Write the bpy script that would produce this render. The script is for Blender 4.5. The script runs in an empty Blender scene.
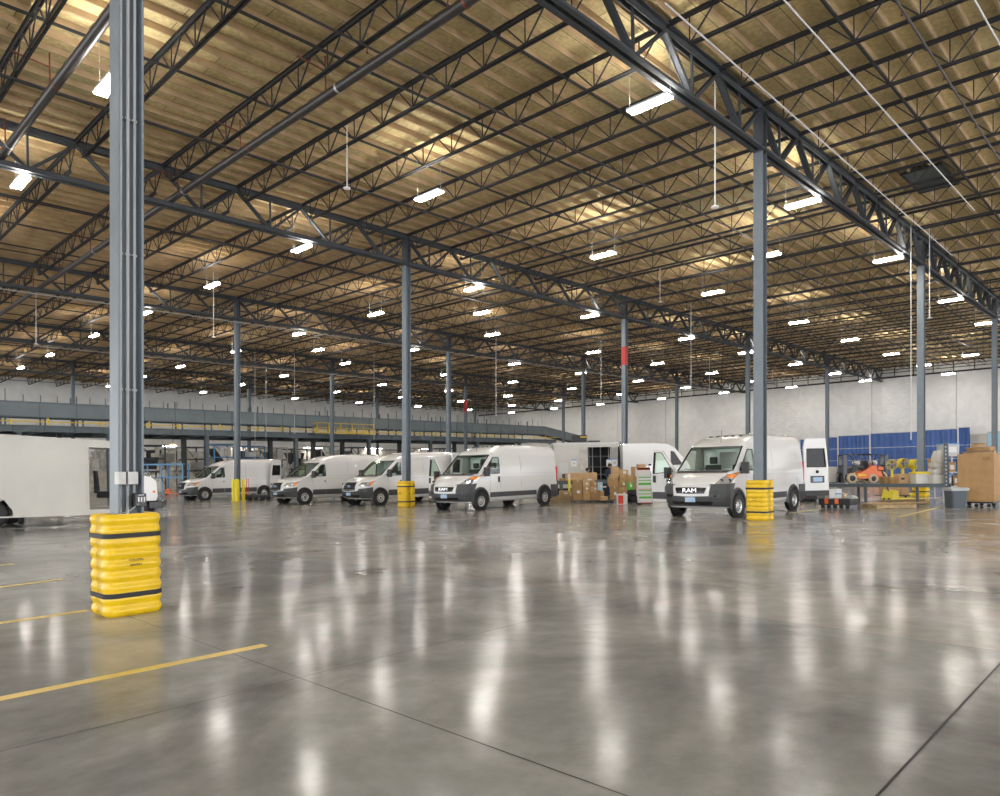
import bpy, math, random
from mathutils import Vector, Matrix, Quaternion
random.seed(7)
C = bpy.context.scene.collection
SC = bpy.context.scene
# ---------------------------------------------------------------- survey numbers
F, HC, XC = 716.42, 1.412, 500.0           # focal (px of a 1000 px frame), lens height
YAW = 0.767771                             # girder direction, measured from the view axis
TX, TY = -3.8905, 7.4675                   # first column of the first girder line
BA, BB = 15.24, 14.475                     # bay along the girders, bay along the joists
SL = 0.0176                                # the slab falls gently across the hall
g = Vector((math.sin(YAW), math.cos(YAW), 0)); q = Vector((-math.cos(YAW), math.sin(YAW), 0))
AG = math.atan2(g.y, g.x); AQ = math.atan2(q.y, q.x)

def hor(x): return 469.7 - SL * (x - XC)
def G(t, u, z=0.0):
    v = Vector((TX, TY, 0)) + g * (t * BA) + q * (u * BB); return Vector((v.x, v.y, z))
def TQ(v):
    d = Vector((v.x - TX, v.y - TY, 0)); return d.dot(g) / BA, d.dot(q) / BB
def at(px, py, z=0.0):
    D = (HC - z) * F / (py - hor(px)); return Vector(((px - XC) / F * D, D, z))
def atD(px, D, z=0.0): return Vector(((px - XC) / F * D, D, z))
def zat(px, py, D): return HC - (py - hor(px)) * D / F
def rz(u): return 0.0087 * BB * min(u, 2.0)        # roof pitch

# ---------------------------------------------------------------- materials
M = {}
def mat(name, col, rough=.5, metal=0.0, spec=.5, coat=0.0, noise=0.0, nscale=8.0, bump=0.0, bscale=40.0, emit=None, estr=0.0, col2=None):
    m = bpy.data.materials.new(name); m.use_nodes = True
    nt = m.node_tree; b = nt.nodes['Principled BSDF']
    b.inputs['Base Color'].default_value = (*col, 1); b.inputs['Roughness'].default_value = rough
    b.inputs['Metallic'].default_value = metal; b.inputs['Specular IOR Level'].default_value = spec
    b.inputs['Coat Weight'].default_value = coat
    if emit: b.inputs['Emission Color'].default_value = (*emit, 1); b.inputs['Emission Strength'].default_value = estr
    tc = nt.nodes.new('ShaderNodeTexCoord')
    if noise or col2:
        n = nt.nodes.new('ShaderNodeTexNoise'); n.inputs['Scale'].default_value = nscale; n.inputs['Detail'].default_value = 5
        nt.links.new(tc.outputs['Object'], n.inputs['Vector'])
        r = nt.nodes.new('ShaderNodeValToRGB'); r.color_ramp.elements[0].position = .35; r.color_ramp.elements[1].position = .65
        c2 = col2 or tuple(c * (1 - noise) for c in col)
        r.color_ramp.elements[0].color = (*c2, 1); r.color_ramp.elements[1].color = (*col, 1)
        nt.links.new(n.outputs['Fac'], r.inputs['Fac']); nt.links.new(r.outputs['Color'], b.inputs['Base Color'])
    if bump:
        n2 = nt.nodes.new('ShaderNodeTexNoise'); n2.inputs['Scale'].default_value = bscale; n2.inputs['Detail'].default_value = 4
        nt.links.new(tc.outputs['Object'], n2.inputs['Vector'])
        bp = nt.nodes.new('ShaderNodeBump'); bp.inputs['Strength'].default_value = bump; bp.inputs['Distance'].default_value = .02
        nt.links.new(n2.outputs['Fac'], bp.inputs['Height']); nt.links.new(bp.outputs['Normal'], b.inputs['Normal'])
    M[name] = m; return m
mat('steel_dark', (.030, .030, .032), .6, .0, noise=.25, nscale=3)
mat('steel_girder', (.058, .065, .074), .62, .0, noise=.2, nscale=2)
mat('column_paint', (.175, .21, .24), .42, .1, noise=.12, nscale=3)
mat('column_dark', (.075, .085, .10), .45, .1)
mat('column_base', (.30, .29, .26), .55, .3, noise=.3, nscale=14)
mat('galvanised', (.50, .50, .48), .45, .3, noise=.15, nscale=12)
mat('conduit', (.72, .73, .74), .4, .0)
mat('guard_yellow', (.80, .52, .004), .38, 0, .5, .15, noise=.10, nscale=6, bump=.08, bscale=60)
mat('bollard_yellow', (.78, .64, .02), .4, 0, .5)
mat('safety_yellow', (.72, .50, .02), .45)
mat('black_rubber', (.018, .018, .02), .6, noise=.3, nscale=20)
mat('black_plastic', (.030, .031, .033), .5, bump=.1, bscale=200)
mat('grey_plastic', (.058, .062, .066), .5, bump=.1, bscale=200)
mat('gloss_black', (.012, .012, .014), .12)
mat('van_white', (.69, .69, .685), .22, 0, .5, .5)
mat('truck_white', (.55, .535, .49), .38, 0, .4, .1, noise=.08, nscale=1.2)
mat('interior_grey', (.34, .34, .33), .7)
mat('seat_fabric', (.045, .047, .05), .85)
mat('alloy', (.55, .55, .55), .35, .7, noise=.2, nscale=30)
mat('amber', (.85, .24, .02), .25, 0, .5, .5)
mat('lamp_clear', (.55, .57, .60), .08, .5, .8, 1)
mat('tail_red', (.5, .02, .02), .2)
mat('plate_blue', (.22, .40, .66), .4, col2=(.50, .62, .75), nscale=60)
mat('chrome', (.75, .75, .76), .12, 1)
mat('cardboard', (.46, .28, .125), .8, noise=.14, nscale=5)
mat('cardboard_light', (.56, .37, .19), .8, noise=.14, nscale=5)
mat('cardboard_dark', (.37, .22, .095), .8, noise=.14, nscale=5)
mat('tape', (.52, .38, .20), .35)
mat('paper_white', (.70, .70, .69), .6)
mat('print_black', (.03, .03, .03), .6)
mat('print_green', (.10, .45, .06), .5)
mat('print_red', (.70, .06, .03), .5)
mat('print_blue', (.12, .30, .62), .5)
mat('print_yellow', (.80, .55, .03), .5)
mat('sky_plastic', (.35, .62, .78), .3)
mat('pallet_wood', (.50, .36, .19), .8, noise=.3, nscale=7)
mat('orange_paint', (.80, .15, .015), .4, 0, .5, .2)
mat('cream_tyre', (.55, .45, .30), .7)
mat('bin_grey', (.075, .095, .115), .5)
mat('bag_white', (.58, .57, .53), .55, bump=.6, bscale=8)
mat('clear_liner', (.45, .47, .48), .3)
mat('tote_white', (.66, .65, .60), .45)
mat('denim_navy', (.020, .030, .065), .9)
mat('skin', (.45, .26, .18), .6)
mat('hair', (.03, .02, .015), .8)
mat('fixture_body', (.55, .56, .56), .4)
mat('mezz_steel', (.10, .125, .14), .45, .2, noise=.15, nscale=2)
mat('mezz_panel', (.145, .175, .19), .4, .2, noise=.15, nscale=1)
mat('machine_beige', (.60, .57, .50), .55, noise=.3, nscale=2)
mat('machine_dark', (.05, .055, .06), .5, noise=.3, nscale=3)
mat('blue_steel', (.12, .30, .52), .45)
mat('red_band', (.40, .03, .028), .5)
mat('pipe_black', (.034, .029, .027), .42, .0)
mat('pipe_red', (.17, .045, .025), .5)
mat('blue_sheet', (.04, .125, .42), .35, noise=.3, nscale=.9, bump=.3, bscale=3)
mat('purlin', (.54, .39, .225), .8, noise=.25, nscale=2)
mat('vent_dark', (.045, .06, .058), .5)
mat('line_yellow', (.74, .55, .14), .35, noise=.12, nscale=5)
mat('joint_dark', (.022, .02, .018), .6)
mat('lamp_lens', (1, 1, 1), .5, emit=(1.0, .955, .89), estr=94.0)
mat('added_uplight', (1, 1, 1), .5, emit=(1.0, .955, .89), estr=56.0)  # upward glow added to brighten the roof deck
mat('added_strip_glow', (1, 1, 1), .5, emit=(1.0, .95, .88), estr=55.0)  # glow of the strips added below the platform
mat('orange_lamp', (1, .5, .2), .5, emit=(1.0, .42, .12), estr=6.0)
mat('exit_green', (.05, .5, .12), .5, emit=(.05, 1.0, .25), estr=2.0)

def glass_mat(name, tint, rough=.03, k=1.0):
    m = bpy.data.materials.new(name); m.use_nodes = True; nt = m.node_tree
    for n in list(nt.nodes):
        if n.type != 'OUTPUT_MATERIAL': nt.nodes.remove(n)
    out = nt.nodes[0]
    tr = nt.nodes.new('ShaderNodeBsdfTransparent'); tr.inputs[0].default_value = (*tint, 1)
    gl = nt.nodes.new('ShaderNodeBsdfGlossy'); gl.inputs['Roughness'].default_value = rough; gl.inputs[0].default_value = (k, k, k, 1)
    lw = nt.nodes.new('ShaderNodeLayerWeight'); lw.inputs[0].default_value = .5; pw = nt.nodes.new('ShaderNodeMath'); pw.operation = 'POWER'; pw.inputs[1].default_value = 3.5; nt.links.new(lw.outputs['Facing'], pw.inputs[0])
    fr = nt.nodes.new('ShaderNodeMath'); fr.operation = 'MULTIPLY_ADD'; fr.inputs[1].default_value = .7; fr.inputs[2].default_value = .05; nt.links.new(pw.outputs[0], fr.inputs[0])
    mx = nt.nodes.new('ShaderNodeMixShader')
    nt.links.new(fr.outputs[0], mx.inputs[0]); nt.links.new(tr.outputs[0], mx.inputs[1]); nt.links.new(gl.outputs[0], mx.inputs[2])
    nt.links.new(mx.outputs[0], out.inputs[0]); M[name] = m
glass_mat('auto_glass', (.82, .93, .85), .03, .7); glass_mat('dark_glass', (.05, .065, .07), .03, .5)

def nd(nt, typ, **kw):
    n = nt.nodes.new(typ)
    for k, v in kw.items(): setattr(n, k, v)
    return n
def osb_material():
    m = mat('osb_deck', (.42, .32, .17), .8); nt = m.node_tree; b = nt.nodes['Principled BSDF']; L = nt.links.new
    tc = nd(nt, 'ShaderNodeTexCoord'); mp = nd(nt, 'ShaderNodeMapping'); mp.inputs['Rotation'].default_value = (0, 0, -AG)
    L(tc.outputs['Object'], mp.inputs['Vector'])
    br = nd(nt, 'ShaderNodeTexBrick'); br.inputs['Scale'].default_value = 1.0; br.inputs['Brick Width'].default_value = 2.44
    br.inputs['Row Height'].default_value = 1.22; br.inputs['Mortar Size'].default_value = .008; br.inputs['Bias'].default_value = -.1
    br.inputs['Color1'].default_value = (.70, .58, .32, 1); br.inputs['Color2'].default_value = (.60, .49, .26, 1); br.inputs['Mortar'].default_value = (.12, .08, .04, 1)
    L(mp.outputs[0], br.inputs['Vector'])
    n1 = nd(nt, 'ShaderNodeTexNoise'); n1.inputs['Scale'].default_value = 9; n1.inputs['Detail'].default_value = 6; n1.inputs['Roughness'].default_value = .7; L(mp.outputs[0], n1.inputs['Vector'])
    r1 = nd(nt, 'ShaderNodeValToRGB'); r1.color_ramp.elements[0].position = .3; r1.color_ramp.elements[0].color = (.62, .6, .55, 1); r1.color_ramp.elements[1].position = .7; r1.color_ramp.elements[1].color = (1.15, 1.12, 1.05, 1)
    L(n1.outputs['Fac'], r1.inputs['Fac'])
    mx = nd(nt, 'ShaderNodeMixRGB', blend_type='MULTIPLY'); mx.inputs[0].default_value = .9; L(br.outputs['Color'], mx.inputs[1]); L(r1.outputs['Color'], mx.inputs[2])
    n2 = nd(nt, 'ShaderNodeTexNoise'); n2.inputs['Scale'].default_value = .22; n2.inputs['Detail'].default_value = 2; L(mp.outputs[0], n2.inputs['Vector'])
    r2 = nd(nt, 'ShaderNodeValToRGB'); r2.color_ramp.elements[0].position = .62; r2.color_ramp.elements[0].color = (0, 0, 0, 1); r2.color_ramp.elements[1].position = .74; r2.color_ramp.elements[1].color = (.5, .5, .5, 1)
    L(n2.outputs['Fac'], r2.inputs['Fac'])
    m2 = nd(nt, 'ShaderNodeMixRGB'); L(r2.outputs['Color'], m2.inputs[0]); L(mx.outputs[0], m2.inputs[1]); m2.inputs[2].default_value = (.40, .42, .25, 1)
    L(m2.outputs[0], b.inputs['Base Color'])
osb_material()
def floor_material():
    m = mat('polished_concrete', (.25, .25, .245), .2); nt = m.node_tree; b = nt.nodes['Principled BSDF']; L = nt.links.new
    tc = nd(nt, 'ShaderNodeTexCoord')
    n1 = nd(nt, 'ShaderNodeTexNoise'); n1.inputs['Scale'].default_value = .45; n1.inputs['Detail'].default_value = 7; n1.inputs['Roughness'].default_value = .62; n1.inputs['Distortion'].default_value = .6; L(tc.outputs['Object'], n1.inputs['Vector'])
    r1 = nd(nt, 'ShaderNodeValToRGB'); e = r1.color_ramp.elements; e[0].position = .30; e[0].color = (.13, .133, .132, 1); e[1].position = .70; e[1].color = (.40, .408, .405, 1); L(n1.outputs['Fac'], r1.inputs['Fac'])
    n2 = nd(nt, 'ShaderNodeTexNoise'); n2.inputs['Scale'].default_value = 3.5; n2.inputs['Detail'].default_value = 8; n2.inputs['Roughness'].default_value = .7; L(tc.outputs['Object'], n2.inputs['Vector'])
    r2 = nd(nt, 'ShaderNodeValToRGB'); e = r2.color_ramp.elements; e[0].position = .3; e[0].color = (.84, .84, .83, 1); e[1].position = .7; e[1].color = (1.1, 1.1, 1.1, 1); L(n2.outputs['Fac'], r2.inputs['Fac'])
    mx = nd(nt, 'ShaderNodeMixRGB', blend_type='MULTIPLY'); mx.inputs[0].default_value = 1; L(r1.outputs['Color'], mx.inputs[1]); L(r2.outputs['Color'], mx.inputs[2])
    # slabs cast in different pours: a warmer tone on the pours past the joints
    dt = nd(nt, 'ShaderNodeVectorMath', operation='DOT_PRODUCT'); dt.inputs[1].default_value = (g.x, g.y, 0); L(tc.outputs['Object'], dt.inputs[0])
    thr = TB_JOINT
    gt = nd(nt, 'ShaderNodeMath', operation='GREATER_THAN'); gt.inputs[1].default_value = thr; L(dt.outputs['Value'], gt.inputs[0])
    ml = nd(nt, 'ShaderNodeMath', operation='MULTIPLY'); ml.inputs[1].default_value = .5; L(gt.outputs[0], ml.inputs[0])
    m3 = nd(nt, 'ShaderNodeMixRGB', blend_type='MULTIPLY'); L(ml.outputs[0], m3.inputs[0]); L(mx.outputs[0], m3.inputs[1]); m3.inputs[2].default_value = (1.25, 1.14, 1.06, 1)
    L(m3.outputs[0], b.inputs['Base Color'])
    rr = nd(nt, 'ShaderNodeMapRange'); rr.inputs['From Min'].default_value = .3; rr.inputs['From Max'].default_value = .7; rr.inputs['To Min'].default_value = .12; rr.inputs['To Max'].default_value = .20
    n4 = nd(nt, 'ShaderNodeTexNoise'); n4.inputs['Scale'].default_value = 1.3; n4.inputs['Detail'].default_value = 2; L(tc.outputs['Object'], n4.inputs['Vector'])
    L(n4.outputs['Fac'], rr.inputs['Value']); L(rr.outputs[0], b.inputs['Roughness'])
    n3 = nd(nt, 'ShaderNodeTexNoise'); n3.inputs['Scale'].default_value = 14; n3.inputs['Detail'].default_value = 3; L(tc.outputs['Object'], n3.inputs['Vector'])
    bp = nd(nt, 'ShaderNodeBump'); bp.inputs['Strength'].default_value = .25; bp.inputs['Distance'].default_value = .0015; b.inputs['Specular IOR Level'].default_value = .13
def wall_material():
    m = mat('insulation_vinyl', (.66, .655, .63), .38); nt = m.node_tree; b = nt.nodes['Principled BSDF']; L = nt.links.new
    tc = nd(nt, 'ShaderNodeTexCoord')
    n1 = nd(nt, 'ShaderNodeTexNoise'); n1.inputs['Scale'].default_value = .8; n1.inputs['Detail'].default_value = 5; n1.inputs['Distortion'].default_value = 1.2; L(tc.outputs['Object'], n1.inputs['Vector'])
    r1 = nd(nt, 'ShaderNodeValToRGB'); e = r1.color_ramp.elements; e[0].position = .3; e[0].color = (.74, .74, .73, 1); e[1].position = .7; e[1].color = (.84, .84, .83, 1); L(n1.outputs['Fac'], r1.inputs['Fac']); L(r1.outputs[0], b.inputs['Base Color'])
    n2 = nd(nt, 'ShaderNodeTexNoise'); n2.inputs['Scale'].default_value = 1.6; n2.inputs['Detail'].default_value = 5; n2.inputs['Distortion'].default_value = 2.0; L(tc.outputs['Object'], n2.inputs['Vector'])
    bp = nd(nt, 'ShaderNodeBump'); bp.inputs['Strength'].default_value = 1; bp.inputs['Distance'].default_value = .07; L(n2.outputs['Fac'], bp.inputs['Height']); L(bp.outputs[0], b.inputs['Normal'])
wall_material()

# ---------------------------------------------------------------- mesh helpers
class MB:
    def __init__(s): s.v = []; s.f = []; s.m = []; s.k = 0; s.sm = set()
    def add(s, vs, fs, k=None, smooth=False):
        b = len(s.v); s.v += [tuple(x) for x in vs]
        for f in fs:
            if smooth: s.sm.add(len(s.f))
            s.f.append(tuple(b + i for i in f)); s.m.append(s.k if k is None else k)
    def box(s, x0, x1, y0, y1, z0, z1, k=None, T=None):
        v = [Vector((x, y, z)) for z in (z0, z1) for y in (y0, y1) for x in (x0, x1)]
        if T is not None: v = [T @ p for p in v]
        s.add(v, [(0, 2, 3, 1), (4, 5, 7, 6), (0, 1, 5, 4), (2, 6, 7, 3), (0, 4, 6, 2), (1, 3, 7, 5)], k); return s
    def bar(s, a, b, w, h=None, k=None, up=(0, 0, 1)):
        a = Vector(a); b = Vector(b); h = w if h is None else h
        d = (b - a).normalized(); u = Vector(up)
        if abs(d.dot(u)) > .98: u = Vector((1, 0, 0))
        sd = d.cross(u).normalized(); u = sd.cross(d).normalized()
        v = [p + sd * (i * w / 2) + u * (j * h / 2) for p in (a, b) for j in (-1, 1) for i in (-1, 1)]
        s.add(v, [(0, 2, 3, 1), (4, 5, 7, 6), (0, 1, 5, 4), (2, 6, 7, 3), (0, 4, 6, 2), (1, 3, 7, 5)], k); return s
    def tube(s, a, b, r, n=8, k=None, r2=None, caps=True):
        a = Vector(a); b = Vector(b); d = (b - a).normalized(); u = Vector((0, 0, 1)) if abs(d.z) < .9 else Vector((1, 0, 0))
        sd = d.cross(u).normalized(); u = sd.cross(d); r2 = r if r2 is None else r2; v = []
        for p, rr in ((a, r), (b, r2)):
            for i in range(n):
                t = 2 * math.pi * i / n; v.append(p + (sd * math.cos(t) + u * math.sin(t)) * rr)
        s.add(v, [(i, (i + 1) % n, n + (i + 1) % n, n + i) for i in range(n)], k, True)
        if caps: s.add(v, [tuple(range(n))[::-1], tuple(range(n, 2 * n))], k)
        return s
    def path(s, pts, r, n=6, k=None):
        for a, b in zip(pts, pts[1:]): s.tube(a, b, r, n, k)
        return s
    def lathe(s, prof, o=(0, 0, 0), ax='z', n=24, k=None, a0=0, a1=2 * math.pi):
        o = Vector(o); full = abs(a1 - a0 - 2 * math.pi) < 1e-6; m = n if full else n + 1; v = []
        for r, h in prof:
            for i in range(m):
                t = a0 + (a1 - a0) * i / n; c, d = r * math.cos(t), r * math.sin(t)
                v.append(o + Vector({'z': (c, d, h), 'y': (c, h, d), 'x': (h, c, d)}[ax]))
        fs = []
        for j in range(len(prof) - 1):
            for i in range(n):
                i2 = (i + 1) % m; fs.append((j * m + i, j * m + i2, (j + 1) * m + i2, (j + 1) * m + i))
        s.add(v, fs, k, True); return s
    def loft(s, rings, k=None, cap=(True, True), closed=True, smooth=False):
        n = len(rings[0]); v = [p for r in rings for p in r]; fs = []
        for j in range(len(rings) - 1):
            for i in range(n if closed else n - 1):
                i2 = (i + 1) % n; fs.append((j * n + i, j * n + i2, (j + 1) * n + i2, (j + 1) * n + i))
        s.add(v, fs, k, smooth)
        caps = []
        if cap[0]: caps.append(tuple(range(n))[::-1])
        if cap[1]: caps.append(tuple(range((len(rings) - 1) * n, len(rings) * n)))
        if caps: s.add(v, caps, k)
        return s
    def prism(s, poly, h0, h1, ax='y', k=None):
        def P(a, b, h): return {'y': (a, h, b), 'x': (h, a, b), 'z': (a, b, h)}[ax]
        return s.loft([[P(a, b, h0) for a, b in poly], [P(a, b, h1) for a, b in poly]], k)
    def make(s, name, mats, parent=None, bevel=0):
        use = sorted({i for f in s.f for i in f})
        if len(use) < len(s.v):
            rm = {j: i for i, j in enumerate(use)}; s.v = [s.v[j] for j in use]; s.f = [tuple(rm[i] for i in f) for f in s.f]
        me = bpy.data.meshes.new(name); me.from_pydata(s.v, [], s.f)
        for mm in (mats if isinstance(mats, (list, tuple)) else [mats]): me.materials.append(M[mm])
        for i, p in enumerate(me.polygons):
            p.material_index = s.m[i]; p.use_smooth = i in s.sm
        me.validate(); me.update()
        o = bpy.data.objects.new(name, me); C.objects.link(o)
        if parent: o.parent = parent
        if bevel:
            b = o.modifiers.new('b', 'BEVEL'); b.width = bevel; b.segments = 2; b.limit_method = 'ANGLE'
        return o
def B(*a, **k): return MB().box(*a, **k)
def thing(name, label, cat, loc=(0, 0, 0), rot=0.0, group=None, mode='tilt'):
    o = bpy.data.objects.new(name, None); C.objects.link(o); o.empty_display_size = .2
    o.location = loc; o.rotation_euler = (0, 0, rot); return tag(o, label, cat, group, mode)
def tag(o, label, cat, group=None, mode='tilt', kind=None):
    o['label'] = label; o['category'] = cat; o['_m'] = mode
    if group: o['group'] = group
    if kind: o['kind'] = kind
    return o
def struct(o, mode='world', label=None):
    o['kind'] = 'structure'; o['_m'] = mode
    if label: o['label'] = label
    return o
def dup(root, loc=None, rot=None, label=None, group=None):
    def cp(o, par):
        c = o.copy(); C.objects.link(c)
        if par is not None: c.parent = par; c.matrix_parent_inverse = o.matrix_parent_inverse
        for ch in list(kids.get(o.name, ())): cp(ch, c)
        return c
    kids = {}
    def walk(o):
        kids[o.name] = [x for x in o.children]
        for x in o.children: walk(x)
    walk(root); r = cp(root, None)
    if loc is not None: r.location = loc
    if rot is not None: r.rotation_euler = (0, 0, rot)
    if label: r['label'] = label
    if group: r['group'] = group
    return r
ORD = ['first', 'second', 'third', 'fourth', 'fifth', 'sixth', 'seventh', 'eighth', 'ninth', 'tenth', '11th', '12th', '13th', '14th', '15th', '16th', '17th', '18th', '19th', '20th', '21st', '22nd', '23rd', '24th', '25th', '26th', '27th', '28th', '29th', '30th', '31st', '32nd', '33rd', '34th', '35th', '36th', '37th', '38th', '39th', '40th']

# ---------------------------------------------------------------- floor, walls, ceiling
p1, p2 = at(300.7, 678.5), at(750, 566); p3, p4 = at(877.6, 795.9), at(1000, 663.7); p5, p6 = at(595, 596), at(1000, 652.4)
QA = (TQ(p1)[1] + TQ(p2)[1]) / 2; TA = TQ(p1)[0]
QR = (TQ(p3)[1] + TQ(p4)[1]) / 2; TB = (TQ(p5)[0] + TQ(p6)[0]) / 2
TB_JOINT = TB * BA + g.dot(Vector((TX, TY, 0)))
floor_material()
T0, T1, Q0, Q1 = -1.6, 5.0, -2.0, 5.0
fb = MB(); NG = 1
fb.add([G(T0, Q0), G(T1, Q0), G(T1, Q1), G(T0, Q1)], [(0, 1, 2, 3)])
fl = fb.make('floor', 'polished_concrete'); struct(fl)
jb = MB()
def strip(b, a, c, w, z=.0015):
    a = Vector(a); c = Vector(c); d = (c - a).normalized(); n = Vector((-d.y, d.x, 0)) * (w / 2)
    b.add([(p + m) + Vector((0, 0, z)) for p, m in ((a, n), (a, -n), (c, -n), (c, n))], [(0, 1, 2, 3)])
dq = QA - QR
qs = [QR, QA] + [QA + dq * i for i in range(1, 12)]; dt_ = TB - TA
for k, u in enumerate(qs):
    if u < Q1: strip(jb, G(T0, u), G(T1, u), .013 if k == 0 else .010)
ts = [TA, TB] + [TB + dt_ * i for i in range(1, 14)] + [TA - dt_ * i for i in range(1, 4)]
for t in ts:
    if T0 < t < T1: strip(jb, G(t, Q0), G(t, Q1), .010)
struct(jb.make('trim_1', 'joint_dark'), label='saw-cut joints in the concrete slab')

def wall(name, a, c, z1=11.4, th=.25, m='insulation_vinyl'):
    a = Vector(a); c = Vector(c); d = (c - a).normalized(); n = Vector((d.y, -d.x, 0)) * th
    b = MB(); b.add([a, c, c + n, a + n] + [p + Vector((0, 0, z1)) for p in (a, c, c + n, a + n)],
        [(0, 1, 2, 3), (4, 7, 6, 5), (0, 4, 5, 1), (2, 6, 7, 3), (1, 5, 6, 2), (0, 3, 7, 4)])
    return struct(b.make(name, m))
wall('wall_back', G(5.0, 1.0), G(5.0, 5.0)); 
wall('wall_back_right', G(4.985, Q0), G(4.985, 1.0))
wall('wall_left', G(5.0, 5.0), G(T0, 5.0))
# ledger angle and studs high on the back wall
b = MB(); 
for zz in (9.93,): b.bar(G(4.97, Q0, zz), G(4.97, 5, zz), .08, .16)
for i in range(60):
    u = Q0 + (5 - Q0) * i / 60
    b.bar(G(4.975, u, 9.9), G(4.975, u, 10.9), .06)
struct(b.make('trim_2', 'steel_dark'), label='dark ledger angle along the white wall')
b = MB()
for i, u in enumerate((.55, 1.06, 1.9, 2.7, 3.2, 4.1)):
    b.bar(G(4.972, u, 0), G(4.972, u, 9.9), .05)
struct(b.make('trim_3', 'galvanised'), label='seams in the white insulation')
# roof: deck and the wooden purlins nailed under it
b = MB(); ZD = 10.84
us = [Q0, -1, 0, 1, 2, 5]
for a, c in zip(us, us[1:]):
    z0, z1 = ZD + rz(a), ZD + rz(c)
    b.add([G(T0, a, z0), G(T1, a, z0), G(T1, c, z1), G(T0, c, z1), G(T0, a, z0 + .1), G(T1, a, z0 + .1), G(T1, c, z1 + .1), G(T0, c, z1 + .1)],
          [(0, 3, 2, 1), (4, 5, 6, 7), (0, 1, 5, 4), (2, 3, 7, 6), (1, 2, 6, 5), (3, 0, 4, 7)], 0)
n = int((5 + 2) * BB / .61)
for i in range(n):
    u = Q0 + i * .61 / BB; z = ZD + rz(u)
    b.bar(G(T0, u, z - .075), G(T1, u, z - .075), .045, .15, 1)
struct(b.make('ceiling', ['osb_deck', 'purlin']))

# ---------------------------------------------------------------- columns
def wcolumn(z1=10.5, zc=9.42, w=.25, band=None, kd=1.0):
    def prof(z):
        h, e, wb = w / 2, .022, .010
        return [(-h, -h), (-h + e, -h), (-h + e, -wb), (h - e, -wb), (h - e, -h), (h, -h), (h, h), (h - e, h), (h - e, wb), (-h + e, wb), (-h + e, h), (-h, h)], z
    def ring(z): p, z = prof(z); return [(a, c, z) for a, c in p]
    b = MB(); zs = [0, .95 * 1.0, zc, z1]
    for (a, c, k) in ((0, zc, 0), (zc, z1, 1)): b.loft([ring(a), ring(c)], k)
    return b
GN = ['nearest', 'second', 'third', 'fourth', 'fifth', 'sixth']
GNL = ['nearest girder', 'second girder', 'third girder', 'fourth girder', 'fifth girder', 'wall']
cols = {}
def column(t, u, label, red=False, kind='plain'):
    o = thing('steel_column', label, 'column', G(t, u), AG, 'steel columns of the hall', 'plumb')
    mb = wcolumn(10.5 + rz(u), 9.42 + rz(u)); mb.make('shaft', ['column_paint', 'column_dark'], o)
    if (t, u) not in ((0, 0), (1, 0), (1, 1), (2, 0)): B(-.2, .2, -.2, .2, 0, .03).make('base_plate', 'column_base', o)
    p = MB(); p.box(-.17, .17, -.15, .15, 10.49 + rz(u), 10.53 + rz(u)); p.make('cap_plate', 'column_dark', o)
    if red is not False:
        r = MB(); r.box(-.13, .13, -.13, .13, red[0], red[1]); r.make('painted_band', 'red_band', o)['label'] = 'red painted band'
    cols[(t, u)] = o; o['kind'] = 'thing'; return o
cl = [((0, 0), 'grey steel column in the foreground with three conduits and junction boxes'),
      ((1, 0), 'grey steel column rising beside the nearest white van on the right'),
      ((2, 0), 'grey steel column behind the rack beam, between yellow bins and blue sheeting'),
      ((3, 0), 'grey steel column at the right edge behind the big cardboard bin'),
      ((1, 1), 'grey steel column left of centre with a black-strapped yellow guard'),
      ((2, 1), 'grey steel column with red band, above the boxes and open truck'),
      ((3, 1), 'grey steel column half hidden by the foreground column of the right van'),
      ((4, 1), 'grey steel column just right of the open rear van door'),
      ((1, 2), 'grey steel column standing between yellow bollards before the farthest parked van'),
      ((2, 2), 'grey steel column rising between the second and third nose-on vans'),
      ((3, 2), 'grey steel column behind the middle van, third girder, third bay'),
      ((4, 2), 'grey steel column behind the right van\'s open passenger door'),
      ((2, 3), 'thin grey column before the yellow platform railing'),
      ((3, 3), 'thin grey column with a red band behind the middle van'),
      ((4, 3), 'thin grey column by the low end of the overhead conveyor'),
      ((1, 4), 'grey column rising behind the platform beam at far left'),
      ((2, 4), 'thin grey column behind the platform, above the farthest parked van'),
      ((3, 4), 'thin grey column behind the platform, right of the yellow railing'),
      ((4, 4), 'thin grey column behind the platform, nearest the far corner'),
      ((0, 1), 'grey steel column outside the left edge of the photo')]
for (t, u), lab in cl:
    if (t, u) == (0, 1): continue
    red = False
    if (t, u) == (2, 1): red = (7.05, 8.05)
    if (t, u) == (3, 3): red = (7.2, 8.3)
    column(t, u, lab, red)
# electrics on the near column (its -q side faces the camera)
nc = cols[(0, 0)]
for x, r in ((-.085, .019), (-.012, .016), (.055, .013)):
    c = MB(); c.tube((x, -.055, 1.02 if x < 0.05 else 1.24), (x, -.075, 9.3), r, 10)
    for zc in (2.3, 3.7, 5.1, 6.6, 8.0):
        c.box(x - .024, x + .024, -.07, -.03, zc, zc + .02)
        c.make('conduit', 'conduit', nc)['label'] = 'thin pale vertical conduit'
B(-.135, -.062, -.17, -.05, 1.33, 1.46).make('junction_box', 'galvanised', nc, .004)
B(-.045, .055, -.17, -.05, 1.33, 1.46).make('junction_box', 'galvanised', nc, .004)
sw = B(.02, .125, -.20, -.08, 1.10, 1.235).make('control_box', 'gloss_black', nc, .006); sw['label'] = 'black electrical control box'
d = MB()
for i in range(3): d.box(.04 + i * .028, .055 + i * .028, -.204, -.2, 1.15, 1.20)
d.box(.045, .10, -.204, -.2, 1.217, 1.223)
d.make('dial_marking', 'paper_white', sw)
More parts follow.
